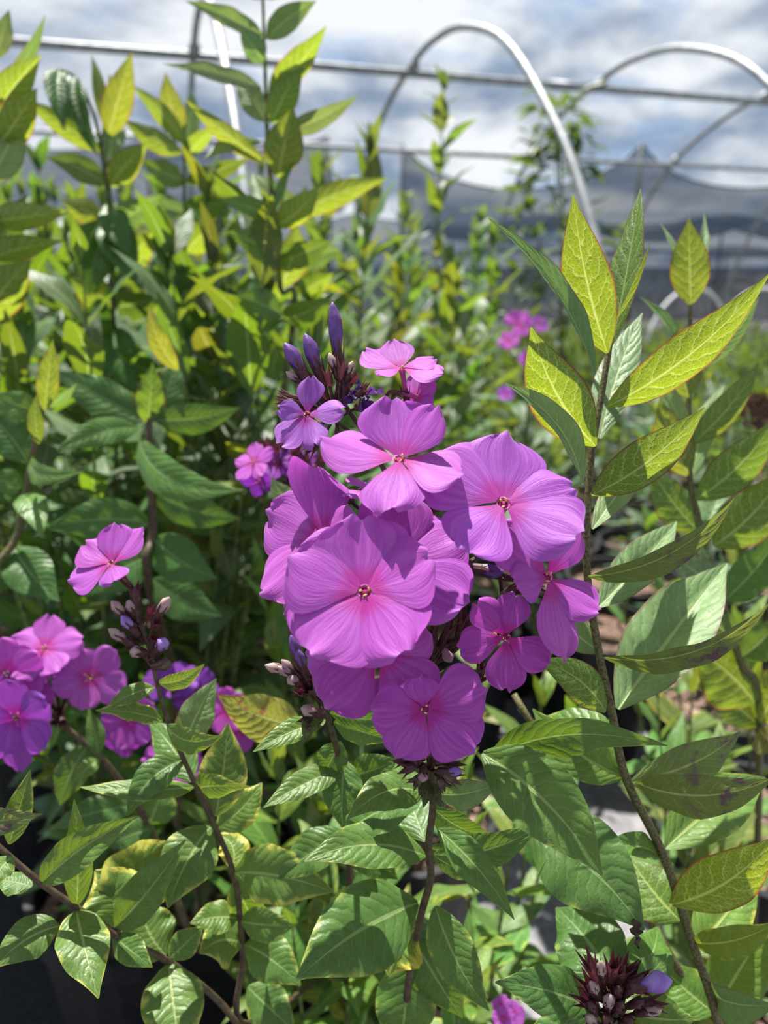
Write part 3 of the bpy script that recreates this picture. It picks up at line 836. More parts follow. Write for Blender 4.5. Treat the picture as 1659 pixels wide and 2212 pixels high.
# ================================================================== BUD STALK beside the main head
b2 = Vector((-0.03, 0.50, SOIL_Z))
budst = thing('phlox_plant', b2, 'budding phlox stalk with pinkish buds left below the large flower head', 'plant')
stem(budst, [(755, 1900, .36), (742, 1700, .335), (715, 1570, .318), (690, 1500, .31), (655, 1430, .305)], 0.0020, 0.0008, STEM_RED, ground=[b2, b2 + Vector((0, -.05, .15))])
for b, t, w_, m_ in (((655, 1450), (628, 1372), 24, BUD), ((640, 1455), (572, 1437), 22, BUD_P), ((645, 1470), (600, 1440), 22, BUD_P), ((650, 1465), (608, 1425), 20, BUD_P), ((665, 1470), (640, 1400), 22, BUD), ((650, 1480), (622, 1462), 26, BUD_P), ((700, 1545), (650, 1530), 26, BUD_P)):
    bud(budst, (b[0], b[1], .305), (t[0], t[1], .30), w_, m_, .62, (685, 1505, .311))
for b, t in (((690, 1510), (640, 1490)), ((700, 1530), (660, 1480)), ((680, 1500), (655, 1440)), ((690, 1540), (655, 1560)), ((690, 1500), (675, 1450))):
    empty_calyx(budst, (b[0] * .5 + t[0] * .5, b[1] * .5 + t[1] * .5, .308), (t[0], t[1], .303), 20, CALYX, (b[0], b[1], .311))
for b, t, w_, ro, be, ti, m_ in (((690, 1530, .312), (655, 1605, .30), 45, 20, .1, (0.8, 0.8, 0.8), BRONZE), ((705, 1555, .315), (545, 1625, .30), 56, 25, .06, (1.2, 1.15, 1.05), LEAF), ((712, 1540, .316), (870, 1550, .30), 60, 40, .1, (0.7, 0.85, 0.85), LEAF), ((720, 1560, .318), (850, 1600, .31), 60, 30, .08, (1, 1.1, 1), LEAF),
                               ((740, 1660, .33), (568, 1745, .31), 66, 25, .05, (1.05, 1.05, 1), LEAF), ((745, 1640, .33), (740, 1790, .32), 90, 0, .06, (.85, 1, .9), LEAF), ((735, 1600, .325), (690, 1680, .33), 70, 0, .06, (0.8, 0.9, 0.8), LEAF), ((745, 1680, .335), (860, 1640, .34), 80, 20, .06, (.9, 1, .9), LEAF),
                               ((750, 1790, .345), (860, 1900, .34), 90, 20, .06, (0.85, 0.95, 0.85), LEAF), ((750, 1800, .35), (600, 1900, .35), 90, 20, .06, (0.85, 0.95, 0.85), LEAF)):
    leafp(budst, b, t, w_, ro, be, random.uniform(-.06, .06), .2, .25, .07, 10, m_, ti, .2)
leafp(budst, (655, 1570, .40), (470, 1500, .39), 105, -15, .05, -.05, .1, .2, .06, 10, CHLOR, (1, 1, 1), .3, label='yellowed leaf with a reddish blotch')

# ================================================================== LEFT PHLOX with one open flower
b3 = Vector((-0.02, 0.55, SOIL_Z))
left = thing('phlox_plant', b3, 'phlox stalk at left with a single open flower above dark buds', 'plant')
stem(left, [(545, 2212, .41), (525, 2060, .38), (508, 1900, .362), (460, 1775, .35), (420, 1690, .343), (375, 1590, .338), (345, 1500, .335), (322, 1400, .332), (295, 1320, .33)], 0.0018, 0.0008, STEM_RED, ground=[b3, b3 + Vector((0, -.03, .15))])
flower(left, (240, 1218, .325), (-0.22, 0.62, 0.70), 96, [(200, 1.02, 1.05, .0), (142, .95, 1.0, .16, .1), (88, .92, .9, .34), (38, 1.02, .85, .30, -.1), (290, .62, .9, -.02)], attach=(292, 1320, .33), tube_len=.8, wf=1.05, wav=.07, label='single open magenta flower')
for b, t, w_, m_ in (((285, 1345), (240, 1298), 24, BUD_P), ((292, 1335), (278, 1296), 24, BUD_P), ((298, 1400), (234, 1358), 24, BUD_P), ((300, 1375), (262, 1330), 24, BUD_L), ((330, 1345), (366, 1290), 24, BUD_P), ((300, 1345), (290, 1268), 20, CALYX), ((335, 1415), (358, 1380), 28, BUD_L), ((318, 1410), (280, 1408), 26, BUD_P), ((330, 1440), (368, 1432), 26, CALYX_G)):
    bud(left, (b[0], b[1], .330), (t[0], t[1], .325), w_, m_, .66, (318, 1390 if b[1] < 1400 else 1425, .332))
for b, t in (((305, 1370), (330, 1310)), ((312, 1390), (345, 1335)), ((310, 1400), (280, 1390)), ((318, 1420), (340, 1370)), ((300, 1350), (275, 1310)), ((295, 1330), (292, 1260))):
    empty_calyx(left, (b[0] * .5 + t[0] * .5, b[1] * .5 + t[1] * .5, .331), (t[0], t[1], .327), 18, CALYX, (b[0], b[1], .332))
LL = [((340, 1475, .335), (442, 1433, .325), 42, 20, .06, .08, .2, (1.15, 1.1, 1), .35, LEAF), ((335, 1485, .335), (228, 1535, .325), 44, 20, .08, .05, .2, (1.1, 1.1, 1), .3, LEAF),
      ((352, 1558, .336), (205, 1535, .322), 50, 25, .08, .02, .25, (1.15, 1.15, 1), .35, LEAF), ((360, 1565, .337), (482, 1588, .32), 60, 20, .10, .12, .15, (1.15, 1.15, 1), .3, LEAF),
      ((392, 1620, .34), (468, 1465, .352), 80, 10, .04, -.03, .15, (1.1, 1.1, 1), .25, PALE), ((400, 1640, .342), (275, 1765, .325), 74, 10, .10, .12, .2, (0.85, 0.95, 0.95), .15, LEAF),
      ((420, 1700, .345), (172, 1700, .33), 58, 30, .12, -.10, .2, (1.1, 1.1, 1), .35, LEAF), ((415, 1690, .345), (320, 1560, .37), 80, 0, .05, .05, .1, (.9, 1, .9), .2, LEAF),
      ((465, 1765, .35), (492, 1560, .355), 104, 0, .04, .02, .1, (1, 1, 0.95), .45, LEAF), ((435, 1705, .346), (545, 1700, .325), 62, 30, .18, -.14, .1, (1.1, 1.1, 1), .35, LEAF),
      ((468, 1790, .352), (566, 1690, .365), 80, 10, .05, .05, .15, (1.15, 1.15, 0.9), .5, LEAF), ((502, 1885, .36), (722, 1928, .345), 125, 20, .06, -.07, .15, (1.1, 1.1, 1), .4, LEAF),
      ((455, 1785, .352), (362, 1963, .33), 120, 5, .08, .05, .12, (1.05, 1.05, 1), .3, LEAF), ((500, 1880, .36), (470, 1800, .37), 70, 20, .1, .2, .2, (1.4, 1.3, 1), .7, LEAF),
      ((515, 1985, .37), (410, 1995, .36), 70, 25, .06, .05, .15, (1.1, 1.1, 0.95), .3, LEAF), ((520, 1990, .37), (640, 2000, .36), 76, 20, .06, .0, .15, (1, 1.05, 0.95), .3, LEAF),
      ((525, 2040, .376), (430, 2060, .36), 110, 0, .06, .15, .1, (1.1, 1.1, 0.95), .5, LEAF), ((528, 2040, .376), (650, 2130, .365), 95, 10, .06, -.06, .1, (0.95, 1.05, 0.95), .35, LEAF),
      ((535, 2130, .39), (640, 2230, .38), 90, 10, .06, .0, .1, (0.85, 0.95, 0.9), .35, LEAF), ((505, 1900, .362), (560, 2010, .39), 70, 10, .06, .0, .1, (1, 1.1, 0.9), .35, LEAF)]
for b, t, w_, ro, be, si, fo, ti, ye, m_ in LL:
    leafp(left, b, t, w_, ro, be, si, fo, .25, .08, random.uniform(-15, 15), m_, ti, ye)

# ================================================================== LOW BRANCH at the bottom left
b4 = Vector((-0.06, 0.46, SOIL_Z))
low = thing('phlox_plant', b4, 'leaning leafy phlox stem crossing the bottom left corner', 'plant')
stem(low, [(560, 2260, .40), (470, 2160, .375), (365, 2078, .352), (245, 2018, .335), (165, 1960, .325), (85, 1905, .318), (0, 1832, .312), (-80, 1760, .31)], 0.0018, 0.0012, STEM_RED, ground=[b4, b4 + Vector((.03, -.03, .1))])
LO = [((88, 1910, .318), (302, 1762, .312), 86, -5, .05, -.04, .35, (1.1, 1.1, 1), .1, LEAF), ((165, 1958, .325), (160, 1725, .315), 62, 0, .06, .02, .2, (1.1, 1.1, 1), .2, LEAF),
      ((165, 1965, .325), (213, 2158, .295), 110, -5, .10, .02, .1, (1.1, 1.1, 1), .3, LEAF), ((130, 2000, .32), (-15, 2095, .305), 90, 10, .05, .1, .1, (1.0, 1.0, 1), .2, LEAF),
      ((20, 1825, .313), (66, 1662, .315), 56, 0, .03, .0, .2, (1.1, 1.1, 1), .3, LEAF), ((-60, 1770, .31), (92, 1758, .295), 62, 10, .08, .02, .2, (1, 1, .95), .2, BRONZE),
      ((30, 1850, .313), (-20, 1925, .30), 56, 10, .1, .1, .1, (1.1, 1.1, 1), .3, LEAF), ((70, 1915, .318), (-10, 1900, .32), 60, 30, .05, .0, .1, (.9, 1, .9), .2, LEAF),
      ((245, 2005, .335), (204, 1880, .34), 150, 0, .05, .15, .25, (1.25, 1.2, 1), .55, LEAF), ((250, 2002, .335), (402, 1812, .328), 96, -5, .06, .03, .35, (.95, 1.0, 1), .12, LEAF),
      ((245, 2000, .337), (395, 1822, .36), 160, 20, .02, -.12, .1, (1.25, 1.2, 1), .5, LEAF), ((360, 2065, .352), (300, 1930, .36), 120, 10, .05, -.1, .1, (1.1, 1.1, 1), .35, LEAF),
      ((365, 2080, .352), (395, 2300, .325), 132, -5, .08, .02, .12, (1.1, 1.1, 1), .35, LEAF), ((365, 2070, .352), (440, 2000, .36), 60, 10, .06, .0, .1, (1, 1.1, .9), .35, LEAF),
      ((245, 2020, .337), (330, 2090, .33), 60, 10, .06, .0, .1, (0.9, 1, 0.9), .35, LEAF)]
for b, t, w_, ro, be, si, fo, ti, ye, m_ in LO:
    leafp(low, b, t, w_, ro, be, si, fo, .25, .08, random.uniform(-12, 12), m_, ti, ye)

# ================================================================== RIGHT LEAFY STALK
b5 = Vector((0.23, 0.44, SOIL_Z))
right = thing('phlox_plant', b5, 'tall flowerless phlox stalk beside the large flower head with glowing leaves at its tip', 'plant')
stem(right, [(1560, 2260, .36), (1480, 1990, .335), (1430, 1840, .325), (1352, 1680, .315), (1320, 1530, .308), (1292, 1400, .304), (1268, 1230, .302), (1275, 1010, .302), (1300, 850, .303), (1318, 740, .304), (1326, 680, .305)], 0.0023, 0.0011, STEM_GREEN, ground=[b5, b5 + Vector((.005, -.03, .12))], n=12)
RR = [  # base, tip, width, roll, bend, side, fold, tint, mat
    ((1313, 765, .302), (1238, 420, .278), 108, 2, .02, -.03, -.15, (1.1, 1.05, 1), YOUNG), ((1322, 748, .308), (1384, 406, .318), 84, -35, .03, .03, .2, (0.75, 0.8, 0.9), YOUNG),
    ((1330, 690, .304), (1406, 520, .300), 22, 60, .04, -.05, .5, (1.2, 1.1, 1), YOUNG), ((1326, 690, .309), (1228, 565, .33), 18, 40, .04, -.05, .5, (1.2, 1.1, 1), YOUNG),
    ((1285, 815, .300), (1052, 470, .275), 66, 50, .05, .06, .4, (0.72, 0.85, 0.85), PALE), ((1288, 965, .300), (1147, 705, .272), 128, 0, .02, -.06, -.18, (1.05, 1.05, 1), YOUNG),
    ((1308, 880, .300), (1665, 588, .270), 104, 22, .05, .05, -.1, (1.05, 1.02, 1), YOUNG), ((1295, 950, .306), (1388, 675, .34), 86, -10, .02, -.02, .1, (.9, .95, 1), PALE),
    ((1258, 1050, .300), (1085, 825, .278), 72, 42, .08, .08, .35, (.95, 1, 1), PALE), ((1275, 1070, .300), (1524, 878, .27), 104, 18, .04, .05, -.15, (.8, .82, 1), YOUNG),
    ((1278, 1145, .304), (1440, 930, .335), 70, -20, .02, .0, .25, (1.15, 1.15, 1.1), PALE), ((1268, 1245, .300), (1588, 1075, .27), 74, 35, .05, .10, .3, (0.9, 0.9, 0.95), BRONZE),
    ((1288, 1315, .306), (1462, 1125, .345), 96, -10, .03, .02, .3, (1.1, 1.12, 1.1), PALE), ((1302, 1420, .302), (1665, 1300, .265), 76, 40, .05, .12, .3, (0.85, 0.85, 0.9), BRONZE),
    ((1332, 1535, .308), (1572, 1215, .350), 172, -12, .02, .0, .35, (1.05, 1.1, 1.05), PALE), ((1308, 1540, .306), (1155, 1425, .30), 84, 10, .06, .1, .1, (.95, 1, 1), YOUNG),
    ((1252, 1110, .306), (1160, 1000, .33), 66, 10, .06, -.08, -.1, (1, 1, 1), YOUNG), ((1300, 1410, .31), (1180, 1300, .33), 70, 0, .05, -.05, .2, (1, 1.1, 1), PALE),
    ((1372, 1690, .318), (1675, 1680, .28), 100, 25, .06, .08, .15, (.95, .95, 1), BRONZE), ((1435, 1835, .325), (1655, 1680, .36), 128, -6, .03, -.03, .3, (1.15, 1.15, 0.95), LEAF),
    ((1445, 1955, .33), (1675, 1805, .295), 120, 22, .03, .06, -.12, (1.25, 1.15, 1), YOUNG), ((1350, 1680, .318), (1150, 1530, .33), 100, 5, .05, -.08, .2, (1.1, 1.1, 0.9), LEAF),
    ((1340, 1660, .318), (1150, 1560, .35), 130, 10, .05, .08, .15, (1, 1.1, 0.9), LEAF), ((1425, 1850, .326), (1290, 1835, .31), 60, 20, .1, .05, .3, (1, 1.1, 0.9), LEAF),
    ((1360, 1690, .322), (1600, 1580, .34), 90, 10, .05, .05, .2, (1.3, 1.3, 1.2), BRONZE), ((1470, 1990, .338), (1360, 1850, .36), 120, 10, .05, -.05, .1, (1, 1.05, 0.9), YOUNG),
    ((1490, 2035, .338), (1680, 1990, .31), 76, 30, .05, .05, .2, (1.4, 1.2, 0.8), LEAF), ((1545, 2190, .355), (1670, 1990, .35), 120, 0, .03, -.02, .2, (1.2, 1.2, 0.9), LEAF),
    ((1545, 2190, .355), (1420, 2080, .37), 100, 0, .03, -.02, .2, (1.1, 1.2, 0.9), LEAF), ((1500, 2060, .345), (1640, 1900, .37), 110, 0, .03, -.02, .2, (1.2, 1.2, 0.8), LEAF),
    ((1530, 2140, .35), (1680, 2170, .30), 90, 30, .06, .02, .3, (.8, .9, 1), PALE)]
for b, t, w_, ro, be, si, fo, ti, m_ in RR:
    leafp(right, b, t, w_, ro, be, si, fo, .12 if fo < 0 else .22, .05, random.uniform(-8, 8), m_, ti, .0 if m_ is not LEAF else .2, pa=.95, pb=1.32)
stem(right, [(1548, 2200, .36), (1470, 2100, .365), (1390, 1960, .365), (1310, 1830, .36), (1110, 1500, .37)], 0.0022, 0.0016, STEM_GREEN, 'side_shoot', 8)

# ================================================================== PLANT BEHIND RIGHT (pale glowing tip)
b6 = Vector((0.33, 0.58, SOIL_Z))
rb = thing('phlox_plant', b6, 'blurred phlox stalk near the right edge topped by one upright yellow-green leaf', 'plant')
stem(rb, [(1640, 1560, .50), (1600, 1430, .47), (1555, 1290, .45), (1515, 1150, .44), (1490, 1030, .435), (1488, 900, .435), (1490, 780, .435), (1492, 640, .435)], 0.003, 0.0012, STEM_GREEN, ground=[b6, b6 + Vector((0, -.02, .12))])
for b, t, w_, ro, be, si, fo, ti, m_ in (
    ((1492, 660, .434), (1488, 470, .425), 82, 0, .02, .0, -.1, (1.15, 1.05, 1), YOUNG), ((1494, 640, .44), (1520, 460, .48), 30, 30, .05, .0, .3, (.9, 1, 1), PALE), ((1488, 640, .436), (1425, 480, .45), 26, 40, .05, .0, .3, (.9, 1, 1), PALE),
    ((1488, 860, .432), (1470, 700, .425), 80, 0, .03, -.04, -.1, (1.1, 1, 1), YOUNG), ((1485, 800, .436), (1380, 640, .43), 40, 40, .07, .06, .3, (1, 1.1, 1), PALE), ((1494, 800, .434), (1640, 640, .42), 44, 30, .05, .05, .3, (1.1, 1.2, 1.1), PALE),
    ((1495, 860, .44), (1515, 700, .45), 56, -30, .05, .0, .2, (1.3, 1.3, 1.3), PALE), ((1492, 960, .434), (1640, 780, .42), 60, 10, .04, .05, -.1, (.8, .85, 1), YOUNG), ((1480, 950, .436), (1380, 800, .43), 50, 40, .07, .06, .3, (1.2, 1.2, 1), PALE),
    ((1490, 1030, .434), (1425, 860, .425), 80, 0, .03, -.04, -.1, (1.1, .95, 1), YOUNG), ((1495, 1030, .438), (1565, 830, .45), 60, -20, .03, -.04, .2, (1.2, 1.25, 1.2), PALE), ((1500, 1080, .434), (1680, 900, .40), 90, 5, .03, .06, -.1, (.7, .8, 1), YOUNG),
    ((1510, 1150, .438), (1405, 1010, .44), 86, 10, .03, -.04, .1, (.85, .9, 1), YOUNG), ((1520, 1170, .44), (1600, 1000, .46), 80, -10, .03, -.04, .2, (.9, 1, 1), PALE), ((1540, 1180, .438), (1700, 1010, .41), 110, 0, .03, .06, -.1, (.75, .8, 1), YOUNG),
    ((1530, 1210, .44), (1410, 1050, .45), 60, 20, .03, .04, .2, (1.1, 1.15, 1.1), PALE), ((1560, 1290, .445), (1430, 1190, .44), 76, 10, .03, .04, .2, (.9, .9, 1), PALE), ((1560, 1300, .447), (1700, 1130, .43), 86, 10, .03, .04, .2, (0.7, 0.9, 0.9), LEAF),
    ((1590, 1400, .46), (1480, 1290, .45), 70, 10, .03, .04, .2, (1, 1.05, 1), LEAF), ((1600, 1420, .465), (1690, 1330, .45), 80, 10, .03, .04, .2, (0.9, 0.95, 0.9), LEAF), ((1630, 1520, .48), (1500, 1400, .47), 150, 10, .03, .04, .1, (0.95, 0.95, 0.8), YOUNG), ((1640, 1560, .49), (1700, 1420, .47), 110, 0, .03, .04, .1, (1, .95, .8), YOUNG),
    ((1640, 1570, .50), (1510, 1480, .49), 80, 10, .03, .04, .1, (1.2, 1.1, 0.9), LEAF), ((1640, 1575, .50), (1690, 1620, .48), 80, 10, .03, .04, .1, (1.1, 0.8, 0.9), BRONZE)):
    leafp(rb, b, t, w_, ro, be, si, fo, .2, .05, random.uniform(-10, 10), m_, ti, .0)

# ================================================================== BUD CLUSTER bottom right
b7 = Vector((0.10, 0.41, SOIL_Z))
bc = thing('phlox_plant', b7, 'short phlox tip with tight maroon buds and one lilac bud at the bottom right', 'plant')
stem(bc, [(1350, 2300, .31), (1345, 2215, .295), (1335, 2150, .288)], 0.0022, 0.0012, STEM_RED, ground=[b7, b7 + Vector((0, -.03, .12))])
bud(bc, (1365, 2130, .278), (1452, 2118, .272), 42, BUD_L, .36, (1340, 2160, .288))
for b, t, w_, m_ in (((1305, 2130), (1296, 2075), 26, BUD_P), ((1310, 2185), (1318, 2150), 34, BUD_P), ((1300, 2160), (1275, 2120), 26, BUD_P), ((1370, 2190), (1430, 2180), 30, BUD_P), ((1325, 2190), (1345, 2165), 30, CALYX), ((1330, 2160), (1338, 2130), 26, CALYX), ((1290, 2190), (1272, 2165), 30, CALYX),
                     ((1350, 2150), (1370, 2125), 30, CALYX), ((1355, 2175), (1390, 2160), 28, CALYX), ((1290, 2215), (1270, 2195), 32, BUD_P), ((1315, 2215), (1308, 2195), 34, CALYX), ((1340, 2215), (1365, 2200), 30, CALYX)):
    bud(bc, (b[0], b[1], .283), (t[0], t[1], .277), w_ * .78, m_, .74, (1338, 2190, .29))
for b, t in (((1320, 2130), (1325, 2065)), ((1330, 2130), (1362, 2070)), ((1340, 2140), (1392, 2090)), ((1295, 2160), (1255, 2110)), ((1300, 2140), (1262, 2055)), ((1370, 2170), (1440, 2165)), ((1290, 2180), (1245, 2150)), ((1350, 2130), (1385, 2100)), ((1310, 2120), (1340, 2080))):
    empty_calyx(bc, (b[0], b[1], .284), (t[0], t[1], .279), 24, CALYX, (1335, 2180, .29))
for b, t, w_, ro, ti, m_ in (((1300, 2190, .292), (1068, 2122, .28), 110, 10, (0.75, 0.9, 0.95), LEAF), ((1310, 2130, .29), (1258, 2060, .285), 36, 10, (0.82, 0.82, 0.82), BRONZE), ((1360, 2130, .29), (1440, 2060, .30), 64, 20, (0.85, 0.95, 0.9), LEAF), ((1370, 2190, .295), (1500, 2200, .29), 100, 10, (1.1, 1.1, 0.9), LEAF), ((1290, 2220, .292), (1230, 2240, .285), 70, 10, (0.68, 0.68, 0.82), BRONZE),
                               ((1350, 2230, .30), (1120, 2260, .31), 120, 10, (0.8, 0.95, 0.9), LEAF), ((1360, 2140, .30), (1420, 2000, .34), 100, 10, (.85, 1, .8), LEAF), ((1330, 2130, .30), (1200, 1960, .34), 150, 10, (0.65, 0.8, 0.75), LEAF)):
    leafp(bc, b, t, w_, ro, .05, .04, .15, .25, .07, 8, m_, ti, .15)

# ================================================================== FAR LEFT FLOWER HEAD (blurred)
b8 = Vector((-0.21, 0.71, SOIL_Z))
fl = thing('phlox_plant', b8, 'blurred phlox with a violet-magenta flower head cut by the left edge', 'plant')
stem(fl, [(430, 2050, .52), (330, 1800, .49), (230, 1650, .46), (130, 1560, .45), (60, 1480, .445)], 0.003, 0.0014, STEM_RED, ground=[b8, b8 + Vector((.01, -.03, .12))])
stem(fl, [(130, 1560, .45), (150, 1520, .45), (200, 1490, .45)], 0.0012, 0.0009, STEM_RED, 'branch', 6)
five = [(90, 1, 1), (162, 1, 1), (234, 1, 1), (306, 1, 1), (18, 1, 1)]
for c, nr, rp, ro, ti in (((95, 1400, .44), (0, 0.59, 0.82), 78, 0, (1, 1, 1)), ((110, 1415, .45), (0.82, 0.22, 0.44), 50, 20, (1.1, .9, 1)), ((15, 1455, .43), (0.1, 0.1, 0.95), 82, 15, (1.05, 1, 1)), ((55, 1500, .435), (.3, -.2, .9), 66, 40, (1, 1, 1)), ((35, 1550, .42), (.1, -.1, .95), 84, 10, (0.72, 0.75, 0.95)), ((20, 1590, .43), (-.1, -.3, .9), 78, 50, (0.72, 0.75, 0.92)),
                          ((195, 1462, .445), (0.35, 0.2, 0.85), 72, 30, (1.02, 1.1, 1))):
    flower(fl, c, nr, rp, [(a + ro, l * random.uniform(.9, 1.1), w2 * random.uniform(.9, 1.05), random.uniform(0, .15)) for a, l, w2 in five], attach=(130, 1545, .452), tint=ti)
for k in range(16):
    a = random.uniform(0, 6.28); q = (125 + 35 * math.cos(a), 1500 + 50 * math.sin(a))
    empty_calyx(fl, (q[0], q[1], .45), (q[0] + 26 * math.cos(a), q[1] + 26 * math.sin(a) - 8, .445), 14, CALYX, (130, 1540, .452))
for b, t, w_, ti in (((210, 1635, .455), (190, 1530, .46), 40, (.9, 1, .95)), ((215, 1640, .455), (160, 1690, .44), 36, (1.2, 1.2, 1)), ((190, 1610, .455), (130, 1740, .46), 70, (0.7, 0.82, 0.82)), ((330, 1790, .485), (230, 1830, .48), 70, (0.66, 0.82, 0.77)), ((320, 1780, .485), (350, 1690, .49), 90, (1, 1.1, .95)), ((300, 1740, .48), (110, 1790, .47), 70, (0.63, 0.82, 0.76)), ((335, 1810, .49), (260, 1900, .47), 90, (1, 1.1, .9))):
    leafp(fl, b, t, w_, 10, .06, .04, .15, .25, .07, 8, LEAF, ti, .2)

# flower heads between the left stalk and the main head, partly hidden
b9 = Vector((-0.08, 0.87, SOIL_Z))
sm = thing('phlox_plant', b9, 'blurred phlox head glimpsed behind the left stalk with bright pink petals', 'plant')
stem(sm, [(420, 1800, .60), (400, 1650, .57), (380, 1560, .55), (370, 1470, .54)], 0.003, 0.0014, STEM_RED, ground=[b9, b9 + Vector((0, -.03, .12))])
for c, nr, rp, ro, ti in (((282, 1555, .50), (0, 0.1, 0.95), 62, 10, (1, .9, 1)), ((262, 1590, .52), (-.2, -.2, .9), 48, 40, (0.75, 0.6, 0.8)), ((375, 1640, .50), (0.1, 0.3, 0.9), 66, 25, (1.1, 1, 1)), ((490, 1535, .50), (0.2, 0.2, 0.9), 50, 15, (1.15, .9, 1)), ((520, 1580, .53), (0.3, 0, 0.9), 44, 45, (0.9, 0.8, 0.9)), ((420, 1490, .55), (0.2, 0.3, 0.8), 52, 45, (0.55, 0.55, 0.82)), ((350, 1470, .56), (-.2, .3, .8), 44, 15, (0.55, 0.55, 0.82)), ((390, 1470, .55), (0, .5, .7), 44, 15, (0.55, 0.55, 0.82))):
    flower(sm, c, nr, rp, [(a + ro, l, w2, .06) for a, l, w2 in five], attach=(390, 1560, .55), tint=ti)

# small flower head up and left behind the main head
b10 = Vector((-0.05, 0.83, SOIL_Z))
sh = thing('phlox_plant', b10, 'small blurred phlox head just left of the faded lilac flower', 'plant')
stem(sh, [(640, 1450, .50), (640, 1200, .48), (620, 1080, .47), (590, 1010, .465)], 0.0025, 0.001, STEM_RED, ground=[b10, b10 + Vector((0, -.03, .15))])
for c, nr, rp, ro, ti in (((548, 998, .45), (-.3, .5, .8), 50, 0, (1.05, .9, 1)), ((600, 1000, .465), (0, .4, .8), 44, 20, (0.63, 0.5, 0.82)), ((650, 1000, .465), (0.2, 0.4, 0.8), 44, 20, (0.7, 0.53, 0.82)), ((560, 1040, .46), (-.2, -.5, .7), 40, 20, (0.52, 0.36, 0.82))):
    flower(sh, c, nr, rp, [(a + ro, l * random.uniform(.8, 1.1), w2 * .8, .06) for a, l, w2 in five], attach=(605, 1040, .468), tint=ti)
for k in range(22):
    q = (random.uniform(570, 690), random.uniform(960, 1060))
    empty_calyx(sh, (q[0], q[1], .468), (q[0] + random.uniform(-20, 20), q[1] - 26, .465), 14, CALYX, (610, 1070, .47))
leafp(sh, (660, 1110, .42), (585, 1030, .41), 60, 10, .08, -.1, .1, .2, .06, 8, PALE, (1, 1, 1), .2)

# distant pink heads at the right of the main head
b11 = Vector((0.30, 1.35, SOIL_Z))
dp = thing('phlox_plant', b11, 'distant blurred phlox with pink flowers left of the flowerless stalk', 'plant')
stem(dp, [(1130, 1150, 1.20), (1140, 900, 1.15), (1145, 760, 1.12), (1130, 700, 1.1)], 0.004, 0.0015, STEM_FAR, ground=[b11])
for c, rp, ti in (((1118, 700, 1.1), 32, (1.1, .9, 1)), ((1098, 735, 1.08), 24, (1.1, .9, 1)), ((1130, 690, 1.12), 22, (1, .9, 1)), ((1155, 780, 1.1), 26, (1, .9, 1)), ((1185, 822, 1.1), 24, (.9, .8, 1)), ((1092, 850, 1.1), 20, (.8, .8, 1)), ((1165, 700, 1.15), 22, (0.7, 0.59, 0.82)), ((1140, 775, 1.12), 22, (.9, .8, 1))):
    flower(dp, c, (random.uniform(-.4, .4), .3, .8), rp, [(a + random.uniform(0, 40), l, w2, .06) for a, l, w2 in five], attach=(1140, 830, 1.13), tint=ti, stamens=False)
rr_ = random.Random(5)
for k in range(14):
    pz = P(1140 + rr_.uniform(-6, 6), 850 + k * 24, 1.15); a = rr_.uniform(0, 6.28)
    pool_leaf(dp, pz, Vector((math.cos(a), math.sin(a), .3)), Vector((0, 0, 1)), .085, rr_, (0.8, 0.9, 0.8))
# small flowers low at the bottom
b12 = Vector((0.09, 0.57, SOIL_Z))
lo2 = thing('phlox_plant', b12, 'small pink flowers low at the bottom edge against grey gravel', 'plant')
stem(lo2, [(1120, 2300, .50), (1105, 2200, .48)], 0.002, 0.001, STEM_RED, ground=[b12, b12 + Vector((0, -.03, .05))])
for c, rp in (((1085, 2175, .46), 24), ((1110, 2190, .465), 26), ((1088, 2200, .455), 26)):
    flower(lo2, c, (random.uniform(-.4, .4), .3, .8), rp, [(a, l, w2, .06) for a, l, w2 in five], attach=(1105, 2215, .48), tint=(1.1, 1.3, 1.1))

# ================================================================== LEFT MID PLANT with big dark leaves
b13 = Vector((-0.20, 0.79, SOIL_Z))
lm = thing('phlox_plant', b13, 'broad-leaved phlox stalk in shade left of the flower heads', 'plant')
stem(lm, [(330, 1300, .58), (330, 1150, .56), (325, 1000, .55), (322, 900, .55), (340, 800, .55)], 0.0042, 0.002, STEM_RED, ground=[b13, b13 + Vector((0, -.02, .15))])
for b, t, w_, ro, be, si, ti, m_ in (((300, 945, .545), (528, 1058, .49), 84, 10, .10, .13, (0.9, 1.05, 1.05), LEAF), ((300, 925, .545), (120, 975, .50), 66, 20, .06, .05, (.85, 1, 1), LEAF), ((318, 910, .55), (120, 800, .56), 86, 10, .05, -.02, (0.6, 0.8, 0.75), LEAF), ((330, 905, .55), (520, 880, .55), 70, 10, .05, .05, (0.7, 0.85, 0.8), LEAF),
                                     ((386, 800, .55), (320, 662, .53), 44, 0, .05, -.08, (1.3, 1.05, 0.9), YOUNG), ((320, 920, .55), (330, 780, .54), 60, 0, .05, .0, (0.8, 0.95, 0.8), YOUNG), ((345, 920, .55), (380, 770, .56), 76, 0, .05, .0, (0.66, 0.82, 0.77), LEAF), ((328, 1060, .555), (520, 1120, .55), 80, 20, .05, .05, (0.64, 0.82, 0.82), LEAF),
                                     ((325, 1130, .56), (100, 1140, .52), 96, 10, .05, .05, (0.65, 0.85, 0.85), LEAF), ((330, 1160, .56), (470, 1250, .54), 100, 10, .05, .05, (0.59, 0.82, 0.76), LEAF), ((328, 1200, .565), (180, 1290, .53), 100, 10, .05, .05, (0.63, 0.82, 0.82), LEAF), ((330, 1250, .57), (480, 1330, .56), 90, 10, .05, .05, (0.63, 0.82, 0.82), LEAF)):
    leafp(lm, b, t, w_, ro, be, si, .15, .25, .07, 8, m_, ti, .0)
b14 = Vector((-0.33, 0.71, SOIL_Z))
